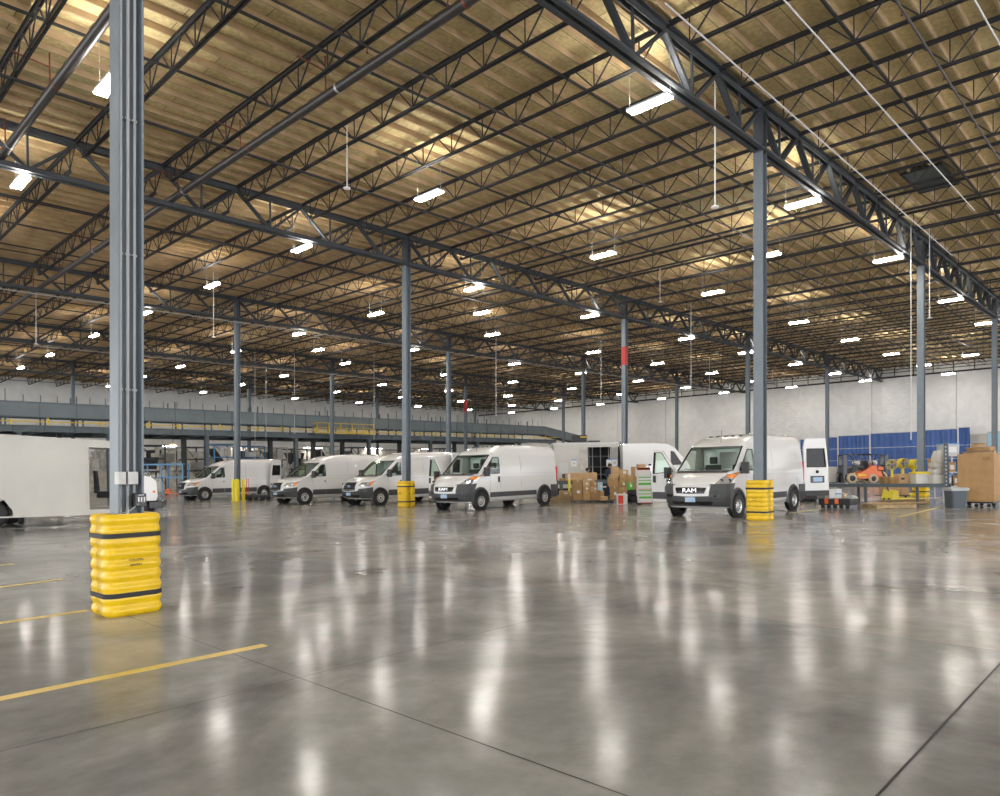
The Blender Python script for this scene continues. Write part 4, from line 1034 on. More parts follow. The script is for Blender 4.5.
# blue rack
o = thing('blue_rack', 'blue steel rack right of the foreground column', 'rack', atD(141, 54), .05)
b = MB()
for x in (0, 1.55, 3.1):
    for y in (0, 1.2): b.bar((x, y, 0), (x, y, 2.3), .09)
b.make('uprights', 'blue_steel', o)['kind'] = 'stuff'
for z in (1.2, 2.2): B(0, 3.1, -.05, .02, z, z + .12).make('beam', 'blue_steel', o)
B(0, 3.1, 0, 1.2, 1.26, 1.30).make('shelf', 'galvanised', o); B(.2, 2.9, .2, 1.0, 2.26, 2.30).make('shelf', 'galvanised', o)
o = thing('work_lamp', 'small orange glowing lamp under the platform beam', 'lamp', atD(173, 56, zat(173, 446, 56)), 0)
MB().lathe([(0, -.02), (.3, 0), (.28, .06), (.1, .14), (0, .15)], n=16).make('shade', 'orange_lamp', o); MB().tube((0, 0, .14), (0, 0, 1.75), .02, 6).make('stem', 'machine_dark', o)

for i in range(9):  # unseen strips added to brighten the space under the platform
    P_ = G(-.1 + i * .53, 4.28, 4.2)
    o = thing('added_fill_strip', f'added white fill light under the platform, {ORD[i]} from the left', 'light', P_, AG, 'added fill lights under the platform')
    B(0, 2.4, -.06, .06, 0, .06).make('housing', 'fixture_body', o); B(.03, 2.37, -.05, .05, -.03, 0).make('tube', 'added_strip_glow', o); MB().bar((1.2, 0, .06), (1.2, 0, 1.6), .02).make('hanger', 'galvanised', o)
def jack(loc, rot, label, m):
    o = thing('pallet_jack', label, 'pallet jack', loc, rot, 'pallet jacks')
    for y in (-.2, .2): B(0, 1.15, y - .08, y + .08, .07, .13).make('fork', m, o)
    b = MB(); b.prism([(-.32, .08), (.05, .08), (.0, .42), (-.2, .46)], -.22, .22, 'y'); b.make('housing', m, o, .02)
    h_ = MB(); h_.tube((-.2, 0, .4), (-.5, 0, 1.15), .022, 8); h_.path([(-.5, -.15, 1.15), (-.56, -.13, 1.3), (-.56, .13, 1.3), (-.5, .15, 1.15), (-.5, -.15, 1.15)], .018); h_.make('handle', 'black_plastic', o)
    for y in (-.1, .1):
        w_ = MB().lathe([(0, -.03), (.09, -.03), (.09, .03), (0, .03)], (0, 0, 0), 'y', 16).make('wheel', 'black_rubber', o); w_.location = (-.25, y, .09)
    return o
jack(atD(170, 52.5), .2, 'orange pallet jack on the floor beside the blue rack', 'orange_paint')
jack(atD(893, 25.6), .35, 'yellow pallet jack below the rack beam', 'bollard_yellow')

# ================================================================ parked box trucks at centre
D = 36.0
def X(px, D): return (px - XC) / F * D
o = thing('box_truck', 'white box truck with open side door and dark shelves inside', 'truck', (X(553.5, D), D, 0), 0)
x1 = X(619.8, D) - X(553.5, D); H_ = 2.66; s = MB()
d0, d1 = X(589.5, D) - X(553.5, D), X(611, D) - X(553.5, D)
s.box(0, d0, 0, .06, .5, H_); s.box(d1, x1, 0, .06, .5, H_); s.box(d0, d1, 0, .06, 2.46, H_); s.box(0, x1, 2.1, 2.16, .5, H_); s.box(0, .06, 0, 2.16, .5, H_); s.box(x1 - .06, x1, 0, 2.16, .5, H_); s.box(0, x1, 0, 2.16, H_, H_ + .05); s.box(0, x1, 0, 2.16, .42, .5)
s.make('body', 'truck_white', o)
B(-.02, x1 + .02, -.03, .0, H_ - .06, H_ + .02).make('top_rail', 'fixture_body', o)
dr = MB(); dr.box(X(579.5, D) - X(553.5, D), d0 - .06, -.05, -.01, .62, 2.42); dr.make('sliding_door', 'galvanised', o)
B(X(581, D) - X(553.5, D), X(588.5, D) - X(553.5, D), -.06, -.05, 1.35, 2.34).make('door_board', 'machine_beige', o)
B(d0 - .06, d0 + .03, -.06, .05, .5, 2.46).make('door_jamb', 'grey_plastic', o)
B(d1 + .03, X(617.6, D) - X(553.5, D), -.05, -.01, .9, 2.42).make('side_door', 'interior_grey', o)
B(d0, d1, .9, 2.0, .52, .56).make('floor_mat', 'black_rubber', o)
for z in (1.05, 1.45, 2.0): B(d0 - .3, d1 + .3, 1.2, 2.05, z, z + .04).make('shelf', 'interior_grey', o)
for i in range(4): x = d0 - .1 + i * .42; B(x, x + .04, 1.18, 1.24, .5, 2.5).make('shelf_post', 'paper_white', o)
B(d0 - .3, d1 + .3, 2.04, 2.08, .5, 2.6).make('liner', 'machine_dark', o)
B(.45, .62, -.03, -.005, .9, 1.4).make('utility_box', 'grey_plastic', o)
B(.3, .75, -.04, -.005, 1.15, 1.7).make('access_cover', 'fixture_body', o)
for x in (.55, x1 - .6):
    for y in (.15, 1.95):
        w_ = MB().lathe([(0, -.12), (.33, -.12), (.38, -.07), (.38, .07), (.33, .12), (0, .12)], (0, 0, 0), 'y', 24).make('wheel', 'black_rubber', o); w_.location = (x, y, .38)
for px, y0, y1, nm, lab, m in ((574, 459.5, 466.5, 'notice', 'white notice with a blue top edge taped on the box truck side', 'print_blue'), (609, 459, 466.5, 'notice', 'blue-edged white notice hanging in the truck doorway', 'print_blue'), (614.6, 458.5, 466.5, 'notice', 'blue-edged white notice on the truck\'s right door', 'print_blue')):
    Dn = D - (.02 if px < 600 else .12); q_ = thing('hanging_notice', lab, 'notice', (X(px, Dn), Dn - .002, zat(px, y1, Dn)), 0, 'notices on the box truck')
    h = (y1 - y0) * Dn / F; B(-.13, .13, -.008, .0, 0, h).make('sheet', 'paper_white', q_); B(-.13, .13, -.011, -.008, h - .05, h).make('header_bar', m, q_); B(-.06, .06, -.011, -.008, h * .3, h * .6).make('print_block', 'galvanised', q_)
D2 = 35.2
o = thing('delivery_truck', 'plain white delivery truck body behind the stacked boxes', 'truck', (X(623.5, D2), D2, 0), 0)
w2 = 3.3; b = MB()
b.prism([(0, .35), (w2, .35), (w2, 1.35), (w2 - .1, 1.6), (w2 - .75, 2.35), (w2 - 1.1, 2.52), (w2 - 1.8, 2.58), (.1, 2.58), (0, 2.5)], 0, 2.1, 'y'); b.make('body', 'van_white', o, .08)
B(0, w2 - .9, -.02, .0, 1.02, 1.05).make('body_trim', 'fixture_body', o)
b = MB(); b.prism([(w2 - .95, 1.5), (w2 - .35, 1.5), (w2 - .78, 2.15), (w2 - .95, 2.2)], -.012, .0, 'y'); b.make('side_window', 'dark_glass', o)
for x in (.6, 2.6):
    w_ = MB().lathe([(0, -.12), (.33, -.12), (.38, -.07), (.38, .07), (.33, .12), (0, .12)], (0, 0, 0), 'y', 24).make('wheel', 'black_rubber', o); w_.location = (x, .08, .38)
# dark equipment on a post above the trucks
o = thing('control_cabinet', 'black equipment boxes on a stand above the box truck roof', 'cabinet', (X(583, 44), 44, 0), 0)
B(-.6, .3, 0, .6, 2.75, 3.45).make('cabinet', 'black_plastic', o, .02); B(.4, 1.1, 0, .6, 2.7, 3.1).make('side_box', 'grey_plastic', o, .02); B(-.2, .9, .2, .3, 0, 2.75).make('stand', 'mezz_steel', o); B(-.1, .35, -.02, .0, 3.3, 3.36).make('warning_strip', 'safety_yellow', o); B(1.1, 2.4, 0, .4, 2.75, 3.0).make('duct', 'mezz_panel', o)
o = thing('conveyor_table', 'dark roller table carrying a long carton, left of the box stacks', 'table', (X(557, 31.5), 31.5, 0), 0)
wt = X(640, 31.5) - X(557, 31.5)
B(0, wt, 0, .06, .72, .88).make('side_rail', 'mezz_steel', o); B(0, wt, .9, .96, .72, .88).make('side_rail', 'mezz_steel', o)
b = MB()
for i in range(24): b.tube((.08 + i * wt / 24.2, .06, .84), (.08 + i * wt / 24.2, .9, .84), .03, 8)
b.make('rollers', 'galvanised', o)['kind'] = 'stuff'
for x in (.2, 1.5, 2.8): B(x, x + .07, 0, .07, 0, .72).make('leg', 'mezz_steel', o); B(x, x + .07, .88, .95, 0, .72).make('leg', 'mezz_steel', o)

def carton(x0, x1, y0, y1, D, label, m='cardboard', rot=0.0, dp=None, lab=0, stripes=(), group='cardboard boxes by the box truck', tape=True, zfloor=None, cat='box', name='cardboard_box'):
    z0, z1 = zat((x0 + x1) / 2, y1, D), zat((x0 + x1) / 2, y0, D)
    if zfloor is not None: z0 = zfloor
    w = (x1 - x0) * D / F; d = dp or max(.28, min(w, .5)); w_ = w / (math.cos(rot) + abs(math.sin(rot)) * d / max(w, .1)) if rot else w
    p = Vector((X((x0 + x1) / 2, D), D, z0)); o = thing(name, label, cat, p, rot, group)
    h = z1 - z0; B(-w_ / 2, w_ / 2, 0, d, 0, h).make('carton', m, o, .004)
    if tape:
        t = MB(); t.box(-.03, .03, -.003, .0, h - min(.08, h * .3), h); t.box(-.03, .03, -.003, d + .003, h, h + .003); t.make('tape', 'tape', o)
    if lab:
        B(-w_ * .1 + (lab - 1) * .05, w_ * .25, -.004, .0, h * .35, h * .35 + min(.12, h * .4)).make('shipping_label', 'paper_white', o)
    for (a, c, mm, nm) in stripes: B(-w_ / 2 - .001, w_ / 2 + .001, -.004, .0, h * a, h * c).make(nm, mm, o)
    return o
def dolly(px0, px1, D, label, depth=.9, h=.10, m='black_plastic'):
    w = X(px1, D) - X(px0, D) - .04; o = thing('dolly', label, 'dolly', (X(px0, D) + .02, D, 0), 0, 'flat dollies on the floor')
    B(0, w, 0, depth, h - .03, h - .006).make('deck', m, o)
    for x in (.08, w - .08):
        for y in (.1, depth - .1):
            MB().lathe([(0, -.015), (h * .36, -.015), (h * .36, .015), (0, .015)], (x, y, h * .37), 'y', 10).make('caster', 'black_rubber', o)
    return o
def zgap(px, y, D): return zat(px, y, D)
# stack A
DA = 29.4
dolly(572, 608, DA, 'flat dolly under the left stack of cardboard boxes', 1.0, zat(590, 500.4, DA))
za = zat(590, 500.4, DA) + .006
for i, a in enumerate(((573.3, 582.6, 480.2, 500.4, DA, 'tall narrow cardboard box at the left of the lower stack', 'cardboard_dark', 0, .45, 1),
          (583.2, 590.4, 491.2, 500.4, DA, 'square cardboard box at the foot of the stack, second from left', 'cardboard', 0, .45, 0), (590.8, 600.0, 491.6, 500.4, DA, 'cardboard box at the foot of the stack with dark print', 'cardboard_dark', 0, .45, 0),
          (583.2, 590.0, 486.6, 491.1, DA, 'small cardboard box with white label, second layer left', 'cardboard', 0, .4, 1), (590.4, 597.8, 486.8, 491.5, DA, 'small cardboard box with white label, second layer middle', 'cardboard_light', 0, .4, 2),
          (583.0, 590.2, 481.4, 486.5, DA, 'light cardboard box on the third layer left', 'cardboard_light', 0, .4, 1), (590.6, 597.8, 481.6, 486.7, DA, 'cardboard box on the third layer covered with white labels', 'cardboard', 0, .4, 2),
          (600.4, 604.2, 490.6, 500.4, DA, 'narrow cardboard box right in the lower stack', 'cardboard', 0, .4, 0))):
    x0, x1, y0, y1, D_, lab, m, r, dp, lb = a
    carton(x0, x1, y0, y1, D_, lab, m, r, dp, lb, zfloor=za if y1 > 500 else None)
carton(598.2, 602.8, 482.2, 490.4, DA + .05, 'box wrapped in light blue film on the lower stack', 'sky_plastic', 0, .35, 1, tape=False)
carton(600.8, 608.2, 496.6, 500.4, DA - .45, 'flat open carton at the right foot of the lower stack', 'cardboard_light', 0, .3, 0, zfloor=za)
carton(583, 594.5, 478.0, 481.3, DA + .02, 'flat carton with white label on top of the lower stack', 'cardboard_light', 0, .4, 1)
o = thing('long_carton', 'long beige carton lying across the roller table', 'box', (X(566, 31.6), 31.7, .875), 0)
B(0, X(597.5, 31.6) - X(566, 31.6), 0, .3, .0, .34).make('carton', 'cardboard_light', o, .03); B(.1, .2, -.004, 0, .05, .3).make('shipping_label', 'paper_white', o)
for px0, px1, y0, lab in ((559.5, 565.6, 478.2, 'small brown box on the left end of the roller table'),):
    carton(px0, px1, y0, 481, 31.7, lab, 'cardboard_dark', 0, .3, 0, zfloor=.872)
# stack B
DB = 28.6; zb_ = zat(620, 499.6, DB)
dolly(609, 629, DB, 'flat dolly under the taller stack of cardboard boxes', .9, zb_)
for a in ((611.4, 618.2, 486.4, 499.6, 'upright cardboard box at the foot of the tall stack', 'cardboard_dark', 1), (618.6, 627.4, 487.6, 499.6, 'cardboard box with round sticker at the foot of the tall stack', 'cardboard', 2),
          (609.2, 618.2, 477.4, 486.3, 'wide cardboard box on the second layer of the tall stack, left', 'cardboard', 0), (618.4, 627.0, 481.2, 487.5, 'cardboard box with white round sticker, second layer of tall stack', 'cardboard_dark', 2),
          (610.4, 619.0, 474.2, 477.3, 'flat pale-topped carton third up in the tall stack', 'cardboard_light', 0), (612.4, 619.8, 467.4, 474.1, 'light cardboard box topping the left of the tall stack', 'cardboard_light', 0),
          (619.3, 627.0, 475.6, 481.1, 'cardboard box third up in the middle of the tall stack', 'cardboard', 0), (619.9, 628.2, 469.8, 475.5, 'cardboard box with white end topping the tall stack', 'cardboard_light', 1)):
    carton(a[0], a[1], a[2], a[3], DB, a[4], a[5], 0, .42, a[6], zfloor=zb_ if a[3] > 499 else None)
# tyres, then boxes that stand on them
DT = 27.9
def tyre(loc, label):
    o = thing('tyre', label, 'tyre', loc, 0, 'stacked tyres by the boxes')
    b = MB(); b.lathe([(.19, .02), (.22, 0), (.30, 0), (.345, .03), (.35, .07), (.35, .15), (.345, .19), (.30, .22), (.22, .22), (.19, .20), (.19, .02)], n=32); b.make('tread', 'black_rubber', o)
    b = MB()
    for i in range(36):
        a = 2 * math.pi * i / 36; b.bar((math.cos(a) * .351, math.sin(a) * .351, .06), (math.cos(a + .05) * .351, math.sin(a + .05) * .351, .16), .018, .008)
    b.make('tread_blocks', 'black_rubber', o)['kind'] = 'stuff'; return o
dolly(628.5, 645, DT - .35, 'low black dolly under the two stacked tyres', .75, .085)
pT = Vector((X(635.8, DT), DT, .09)); tyre(pT, 'black tyre at the bottom of the stack of two'); tyre(pT + Vector((.02, 0, .225)), 'black tyre on top of the stack of two')
zt = .09 + .225 + .225
p_ = zt
for a in ((628.2, 633.2, 482.2, 488, 'small green box with white square on the tyres', 'print_green', 1), (633.4, 639.2, 475.0, 488, 'upright brown cardboard box standing on the tyres', 'cardboard_dark', 0)):
    carton(a[0], a[1], a[2], a[3], DT, a[4], a[5], 0, .3, a[6], zfloor=zt)
carton(627.6, 633.2, 475.0, 482.1, DT, 'brown box resting on the small green box', 'cardboard', 0, .3, 0); carton(632.6, 638.6, 466.6, 474.9, DT, 'brown box topping the pile above the tyres', 'cardboard', 0, .3, 0)
carton(618.2, 627.6, 494.0, 503, 27.5, 'red and white box standing on the floor by the tyres', 'paper_white', 0, .4, 0, zfloor=0.0, tape=False)
o = SC.objects[-1] if False else None
rb = B(X(618.3, 27.49) - X(622.9, 27.49), X(622.9, 27.49) - X(622.9, 27.49) + .02, -.006, -.001, .02, .34)
[rb.make('red_panel', 'print_red', x) for x in SC.objects if x.get('label') == 'red and white box standing on the floor by the tyres']
DG = 26.9; zg = .07
dolly(638.2, 653, DG - .12, 'low dolly under the white and green boxes', .7, zg)
ys = [502.6, 496.0, 489.2, 482.4, 475.8]; zs_ = [zg + i * .252 for i in range(5)]
for i in range(4):
    carton(638.6 + (i == 0) * .8, 651.2 + (i == 0) * .8, ys[i + 1], ys[i], DG, f'white box with green {"bands" if i % 2 else "lid edge"}, {ORD[i]} from the bottom of its stack', 'paper_white', 0, .42, 0,
           ((.66, .98, 'print_green', 'green_band'), (.0, .08, 'print_red', 'red_band')) if i % 2 == 0 else ((.74, .9, 'print_green', 'green_band'), (.28, .40, 'print_green', 'green_band')), zfloor=None, tape=False, group='white and green boxes')
for x in list(SC.objects):
    if x.get('group') == 'white and green boxes': x.location.z = zs_[int('first second third fourth'.split().index([w for w in x['label'].replace(',', '').split() if w in 'first second third fourth'.split()][0]))]
carton(637.2, 650.4, 467.6, 475.6, DG, 'white box with red and yellow top stripe above the green boxes', 'paper_white', 0, .4, 0, ((.72, 1.0, 'print_red', 'red_stripe'), (.78, .95, 'print_yellow', 'yellow_print')), zfloor=zs_[4], tape=False)
carton(638, 645.5, 464.2, 467.4, DG + .05, 'thin pinkish-brown box on top of the red-striped box', 'cardboard_light', 0, .35, 0)
o = thing('clipboard', 'pale green folder propped up beside the top boxes', 'folder', (X(649, DG + .5), DG + .55, zs_[4]), .1)
b = MB(); b.loft([[(-.1, 0, 0), (.12, 0, 0), (.12, .02, 0), (-.1, .02, 0)], [(-.0, .05, .42), (.16, .05, .42), (.16, .07, .42), (0, .07, .42)]]); b.make('board', 'lamp_clear', o); B(.02, .12, .04, .06, .40, .45).make('clip', 'gloss_black', o)

# pallets
def pallet(loc, rot, label, w=1.1, d=.95, h=.125, group='wooden pallets'):
    o = thing('wooden_pallet', label, 'pallet', loc, rot, group)
    for i in range(6): x = i * (w - .1) / 5; B(x, x + .1, 0, d, h - .02, h).make('deck_board', 'pallet_wood', o)
    for y in (0, d / 2 - .03, d - .06): B(0, w, y, y + .06, .02, h - .02).make('stringer', 'pallet_wood', o)
    for x in (0, w / 2 - .05, w - .1): B(x, x + .1, 0, d, 0, .02).make('bottom_board', 'pallet_wood', o)
    return o
p_ = atD(548, 30.2)
for i in range(2): pallet(p_ + Vector((.02 * i, 0, i * .13)), 0, f'wooden pallet {"on the floor" if i == 0 else "on top"} behind the middle van\'s rear wheel', 1.0)
carton(560, 570, 491.0, 494, 30.3, 'flat carton lying on the pallets behind the middle van', 'cardboard_light', 0, .5, 1, zfloor=.258)
o = thing('bollard', 'short yellow post in front of the roller table', 'bollard', (X(569.5, 31.33), 31.33, 0), 0); MB().lathe([(0, .95), (.05, .94), (.055, 0)], n=12).make('post', 'bollard_yellow', o); MB().lathe([(.08, 0), (.08, .02), (0, .02)], n=12).make('foot_plate', 'bollard_yellow', o)

# ---------------------------------------------------------------- two workers
def person(loc, rot, bend, label, h=1.62):
    o = thing('person', label, 'person', loc, rot, 'workers by the box truck')
    k = h / 1.75; s, c = math.sin(bend), math.cos(bend)
    def U(x, y, z):            # upper-body point about the hips
        z -= .95; return Vector((x * k, (y * c - z * s) * k, (.95 + z * c + y * s) * k))
    V = {}; E = []; R = []
    names = []
    def vert(n, p, r): names.append(n); V[n] = len(names) - 1; R.append((p, r))
    vert('pelvis', Vector((0, 0, .95 * k)), .135); vert('waist', U(0, 0, 1.10), .12); vert('chest', U(0, .0, 1.33), .15); vert('neck', U(0, 0, 1.49), .055); vert('head0', U(0, -.01, 1.58), .075); vert('head1', U(0, -.02, 1.68), .085)
    for sg, n in ((-1, 'l'), (1, 'r')):
        vert('hip' + n, Vector((sg * .10 * k, 0, .88 * k)), .09); vert('knee' + n, Vector((sg * .11 * k, -.03, .48 * k)), .06); vert('ankle' + n, Vector((sg * .12 * k, .02, .09 * k)), .042); vert('toe' + n, Vector((sg * .13 * k, -.16, .04 * k)), .035)
        vert('sh' + n, U(sg * .18, 0, 1.42), .06); vert('el' + n, U(sg * .24, -.05, 1.14), .045); vert('wr' + n, U(sg * .20, -.26, 1.02), .03); vert('palm' + n, U(sg * .19, -.34, 1.01), .034)
        E += [('pelvis', 'hip' + n), ('hip' + n, 'knee' + n), ('knee' + n, 'ankle' + n), ('ankle' + n, 'toe' + n), ('chest', 'sh' + n), ('sh' + n, 'el' + n), ('el' + n, 'wr' + n), ('wr' + n, 'palm' + n)]
        for j in range(5):
            fx_ = (j - 2) * .017 if j < 4 else -sg * .045
            L1 = (.05, .058, .056, .045, .03)[j]
            vert(f'f{n}{j}', U(sg * .19 + fx_, -.37 - L1 * .5 + (j == 4) * .04, 1.0), .010); vert(f'g{n}{j}', U(sg * .19 + fx_, -.37 - L1 + (j == 4) * .04, .97), .008); E += [('palm' + n, f'f{n}{j}'), (f'f{n}{j}', f'g{n}{j}')]
    E += [('pelvis', 'waist'), ('waist', 'chest'), ('chest', 'neck'), ('neck', 'head0'), ('head0', 'head1')]
    me = bpy.data.meshes.new('body'); me.from_pydata([p for p, r in R], [(V[a], V[b]) for a, b in E], []); b = bpy.data.objects.new('body', me); C.objects.link(b); b.parent = o
    sk = b.modifiers.new('s', 'SKIN'); sl = me.skin_vertices[0].data
    for i, (p, r) in enumerate(R): sl[i].radius = (r, r)
    sl[0].use_root = True
    sb = b.modifiers.new('u', 'SUBSURF'); sb.levels = 1; sb.render_levels = 1
    m = bpy.data.materials.get('worker') or bpy.data.materials.new('worker')
    me.materials.append(M['denim_navy'])
    hd = MB(); hd.lathe([(0, -.10), (.05, -.095), (.075, -.05), (.085, .0), (.08, .06), (.05, .10), (0, .115)], n=16); ho = hd.make('face', 'skin', o); hp = U(0, -.025, 1.64); ho.location = hp; ho.rotation_euler = (bend, 0, 0)
    hr = MB(); hr.lathe([(.091, -.02), (.094, .03), (.086, .075), (.055, .112), (0, .126)], n=16); hr.make('hair', 'hair', ho).location = (0, .008, 0)
    fe = MB(); fe.prism([(-.012, -.02), (.012, -.02), (.0, .015)], -.098, -.07, 'y'); fe.make('nose', 'skin', ho)
    for sg in (-1, 1):
        MB().lathe([(0, -.008), (.009, -.004), (.01, 0)], (sg * .03, -.078, .018), 'y', 8).make('eye', 'gloss_black', ho); MB().lathe([(0, -.02), (.01, 0), (0, .02)], (sg * .086, 0, 0), n=8).make('ear', 'skin', ho)
    B(-.02, .02, -.080, -.074, -.052, -.046).make('mouth', 'pipe_red', ho)
    return o
person((X(609.8, 33.2), 33.2, 0), .3, 0.05, 'person in dark navy work clothes standing before the open truck door', 1.60)
person((X(598, 33.0), 33.0, 0), math.pi / 2 + 2.9, .75, 'person in dark navy clothes bending over the roller table', 1.60)

# ================================================================ right hand side
PA = Vector((X(947, 22.7), 22.7, 0)); PB = PA + q * 3.65; dv = (PB - PA); LB = dv.length; ar = math.atan2(dv.y, dv.x)
o = thing('rack_beam_table', 'long grey steel bench with one tall perforated upright, right side', 'bench', PA, ar)
# local x runs to the left and away; the back of the bench lies on local -y
b = MB(); b.box(0, LB, -.02, .02, .60, .72); b.box(0, LB, -.55, -.02, .69, .72); b.make('bench_top', 'mezz_steel', o)
B(0, LB, -.56, -.52, .60, .72).make('rear_beam', 'mezz_steel', o)
up = MB(); up.box(-.06, .06, -.05, .03, 0, 2.02); u_ = up.make('upright', 'mezz_steel', o)
hs = MB()
for i in range(14): hs.box(-.012, .012, .03, .034, .3 + i * .12, .35 + i * .12)
hs.make('slots', 'paper_white', u_)['kind'] = 'stuff'
for px in (854.6, 865.4):
    tt = None
    k = (px - XC) / F; s_ = (k * PA.y - PA.x) / (dv.x / LB - k * dv.y / LB); B(s_ - .045, s_ + .045, -.5 if px < 860 else -.1, -.42 if px < 860 else -.02, 0, .6).make('leg', 'mezz_steel', o)
B(.9, .98, -.5, -.42, 0, .6).make('leg', 'mezz_steel', o)
def on_bench(px, back=.10):
    k = (px - XC) / F; s_ = (k * PA.y - PA.x) / (dv.x / LB - k * dv.y / LB); p = PA + dv / LB * s_; n = Vector((-dv.y, dv.x, 0)) / LB * -back; return p + n
def bench_box(x0, x1, y0, label, m, lid=None, labels=0, name='cardboard_box', cat='box', group='boxes on the steel bench', back=.08, d=.35, y1=None, zb=.722):
    p = on_bench((x0 + x1) / 2, back); D_ = p.y; h = zat((x0 + x1) / 2, y0, D_) - zb; w = (x1 - x0) * D_ / F - .05
    o = thing(name, label, cat, (p.x, p.y, zb), 0, group)
    if lid:
        b = MB(); b.loft([[(-w * .46, 0, 0), (w * .46, 0, 0), (w * .46, d, 0), (-w * .46, d, 0)], [(-w / 2, -.01, h - .04), (w / 2, -.01, h - .04), (w / 2, d + .01, h - .04), (-w / 2, d + .01, h - .04)]]); b.make('bin_body', m, o)
        B(-w / 2 - .015, w / 2 + .015, -.025, d + .02, h - .06, h).make('lid', lid, o, .008); B(-w * .2, w * .25, -.008, .0, h * .25, h * .6).make('printed_label', 'paper_white', o)
    else:
        B(-w / 2, w / 2, 0, d, 0, h).make('carton', m, o, .004); B(-.02, .02, -.003, d, h, h + .003).make('tape', 'tape', o)
        if labels: B(-w * .35, -w * .05, -.004, 0, h * .4, h * .6).make('printed_label', 'print_black', o)
    return o
bench_box(883.2, 889.6, 476.6, 'brown box leftmost on the steel bench', 'cardboard_dark'); bench_box(890, 897.6, 477.0, 'brown box with white stripes, second on the bench', 'cardboard')
bench_box(898, 911, 473.8, 'larger plain brown box on the steel bench', 'cardboard_light', labels=1)
bench_box(914.4, 931.6, 472.2, 'white tote with yellow lid on the steel bench', 'tote_white', 'bollard_yellow', name='storage_tote', cat='tote', group='totes on the bench')
bench_box(932.4, 945.8, 474.6, 'low white tray under the white sacks', 'tote_white', name='tray', cat='tray', group='totes on the bench')
bench_box(927.4, 935.5, 458.6, 'brown box standing behind the white sacks', 'cardboard', back=.5, d=.25)
# white mail sacks
zt_ = zat(939, 474.4, on_bench(939).y)
for i, (cx, w, hh, tilt) in enumerate(((939, .46, .17, 0), (939.6, .44, .17, .08), (940.5, .40, .36, -.22))):
    p = on_bench(cx, .12); o = thing('mail_sack', ['folded white sack at the bottom of the pile on the bench', 'folded white sack in the middle of the pile', 'slumped white sack leaning on top of the pile'][i], 'sack', (p.x, p.y + .2, zt_ + .012 + i * .19), tilt * 0, 'white sacks on the bench')
    b = MB(); rings = []
    for j in range(7):
        f_ = j / 6; rr = .44 * w * (math.sin(math.pi * (.18 + .64 * f_)) ** .5); tw = tilt * f_ * hh * 2
        rings.append([(rr * math.copysign(abs(math.cos(a)) ** .6, math.cos(a)) - tw * .6, .22 * math.copysign(abs(math.sin(a)) ** .6, math.sin(a)), hh * f_ + .015 * math.sin(3 * a + i)) for a in [2 * math.pi * n_ / 20 for n_ in range(20)]])
    b.loft(rings, smooth=True); b.make('sack_cloth', 'bag_white', o); B(-w * .3, w * .3, -.235, -.215, hh * .45, hh * .5).make('seam', 'tote_white', o)
# shelf unit with bin, between the upright and the cardboard bulk bin
D3 = 24.6; o = thing('shelf_unit', 'grey shelf unit between the bench upright and the bulk box', 'shelf', (X(944, D3), D3, 0), 0); ws_ = X(962, D3) - X(944, D3)
for x in (0, ws_):
    for y in (0, .5): B(x - .02, x + .02, y, y + .04, 0, zat(950, 455, D3)).make('post', 'galvanised', o)
SHZ = [zat(950, y, D3) for y in (500, 486, 472, 455.4)]
for z in SHZ: B(-.02, ws_ + .02, 0, .54, z - .03, z).make('shelf', 'galvanised', o)
def shelf_item(x0, x1, y0, shi, label, m, lid=None, nm='storage_bin', cat='bin'):
    w = X(x1, D3) - X(x0, D3); z0 = SHZ[shi]; h = zat((x0 + x1) / 2, y0, D3) - z0; o = thing(nm, label, cat, (X(x0, D3), D3 + .05, z0 + .001), 0, 'things on the grey shelf unit')
    b = MB(); b.loft([[(.02, 0, 0), (w - .02, 0, 0), (w - .02, .38, 0), (.02, .38, 0)], [(0, 0, h * .9), (w, 0, h * .9), (w, .4, h * .9), (0, .4, h * .9)]]); b.make('bin_body', m, o)
    B(-.01, w + .01, -.01, .41, h * .9, h).make('lid', lid or m, o); B(w * .35, w * .8, -.006, 0, h * .25, h * .7).make('printed_label', 'paper_white' if m != 'paper_white' else 'print_blue', o)
shelf_item(944.4, 960.6, 443.2, 3, 'clear white bin with blue lid at the top of the shelf unit', 'clear_liner', 'print_blue')
shelf_item(949, 953, 474, 1, 'small blue and white box on the middle shelf', 'print_blue'); shelf_item(954, 959, 475, 1, 'small orange and white box on the middle shelf', 'cardboard_dark'); shelf_item(948, 957, 462, 2, 'brown box on the upper shelf of the grey unit', 'cardboard')
# rubbish bin
D4 = 21.6; o = thing('rubbish_bin', 'dark grey plastic bin with clear liner before the bulk box', 'bin', (X(961, D4), D4 + .24, 0), 0, )
def rr_(w, d, z, r=.06): return [(cx * (w - r) + r * math.cos(math.radians(a)), cy * (d - r) + r * math.sin(math.radians(a)), z) for cx, cy, a0 in ((1, 1, 0), (-1, 1, 90), (-1, -1, 180), (1, -1, 270)) for a in (a0, a0 + 30, a0 + 60, a0 + 90)]
MB().loft([rr_(.21, .2, 0), rr_(.255, .23, .57)], cap=(True, False)).make('bin_body', 'bin_grey', o)
MB().loft([rr_(.26, .235, .56), rr_(.275, .25, .565), rr_(.275, .25, .60), rr_(.24, .21, .60)], cap=(False, False)).make('rim', 'bin_grey', o)
MB().loft([rr_(.28, .255, .53), rr_(.285, .26, .61), rr_(.24, .21, .625), rr_(.22, .19, .50)], cap=(False, True)).make('liner', 'clear_liner', o)
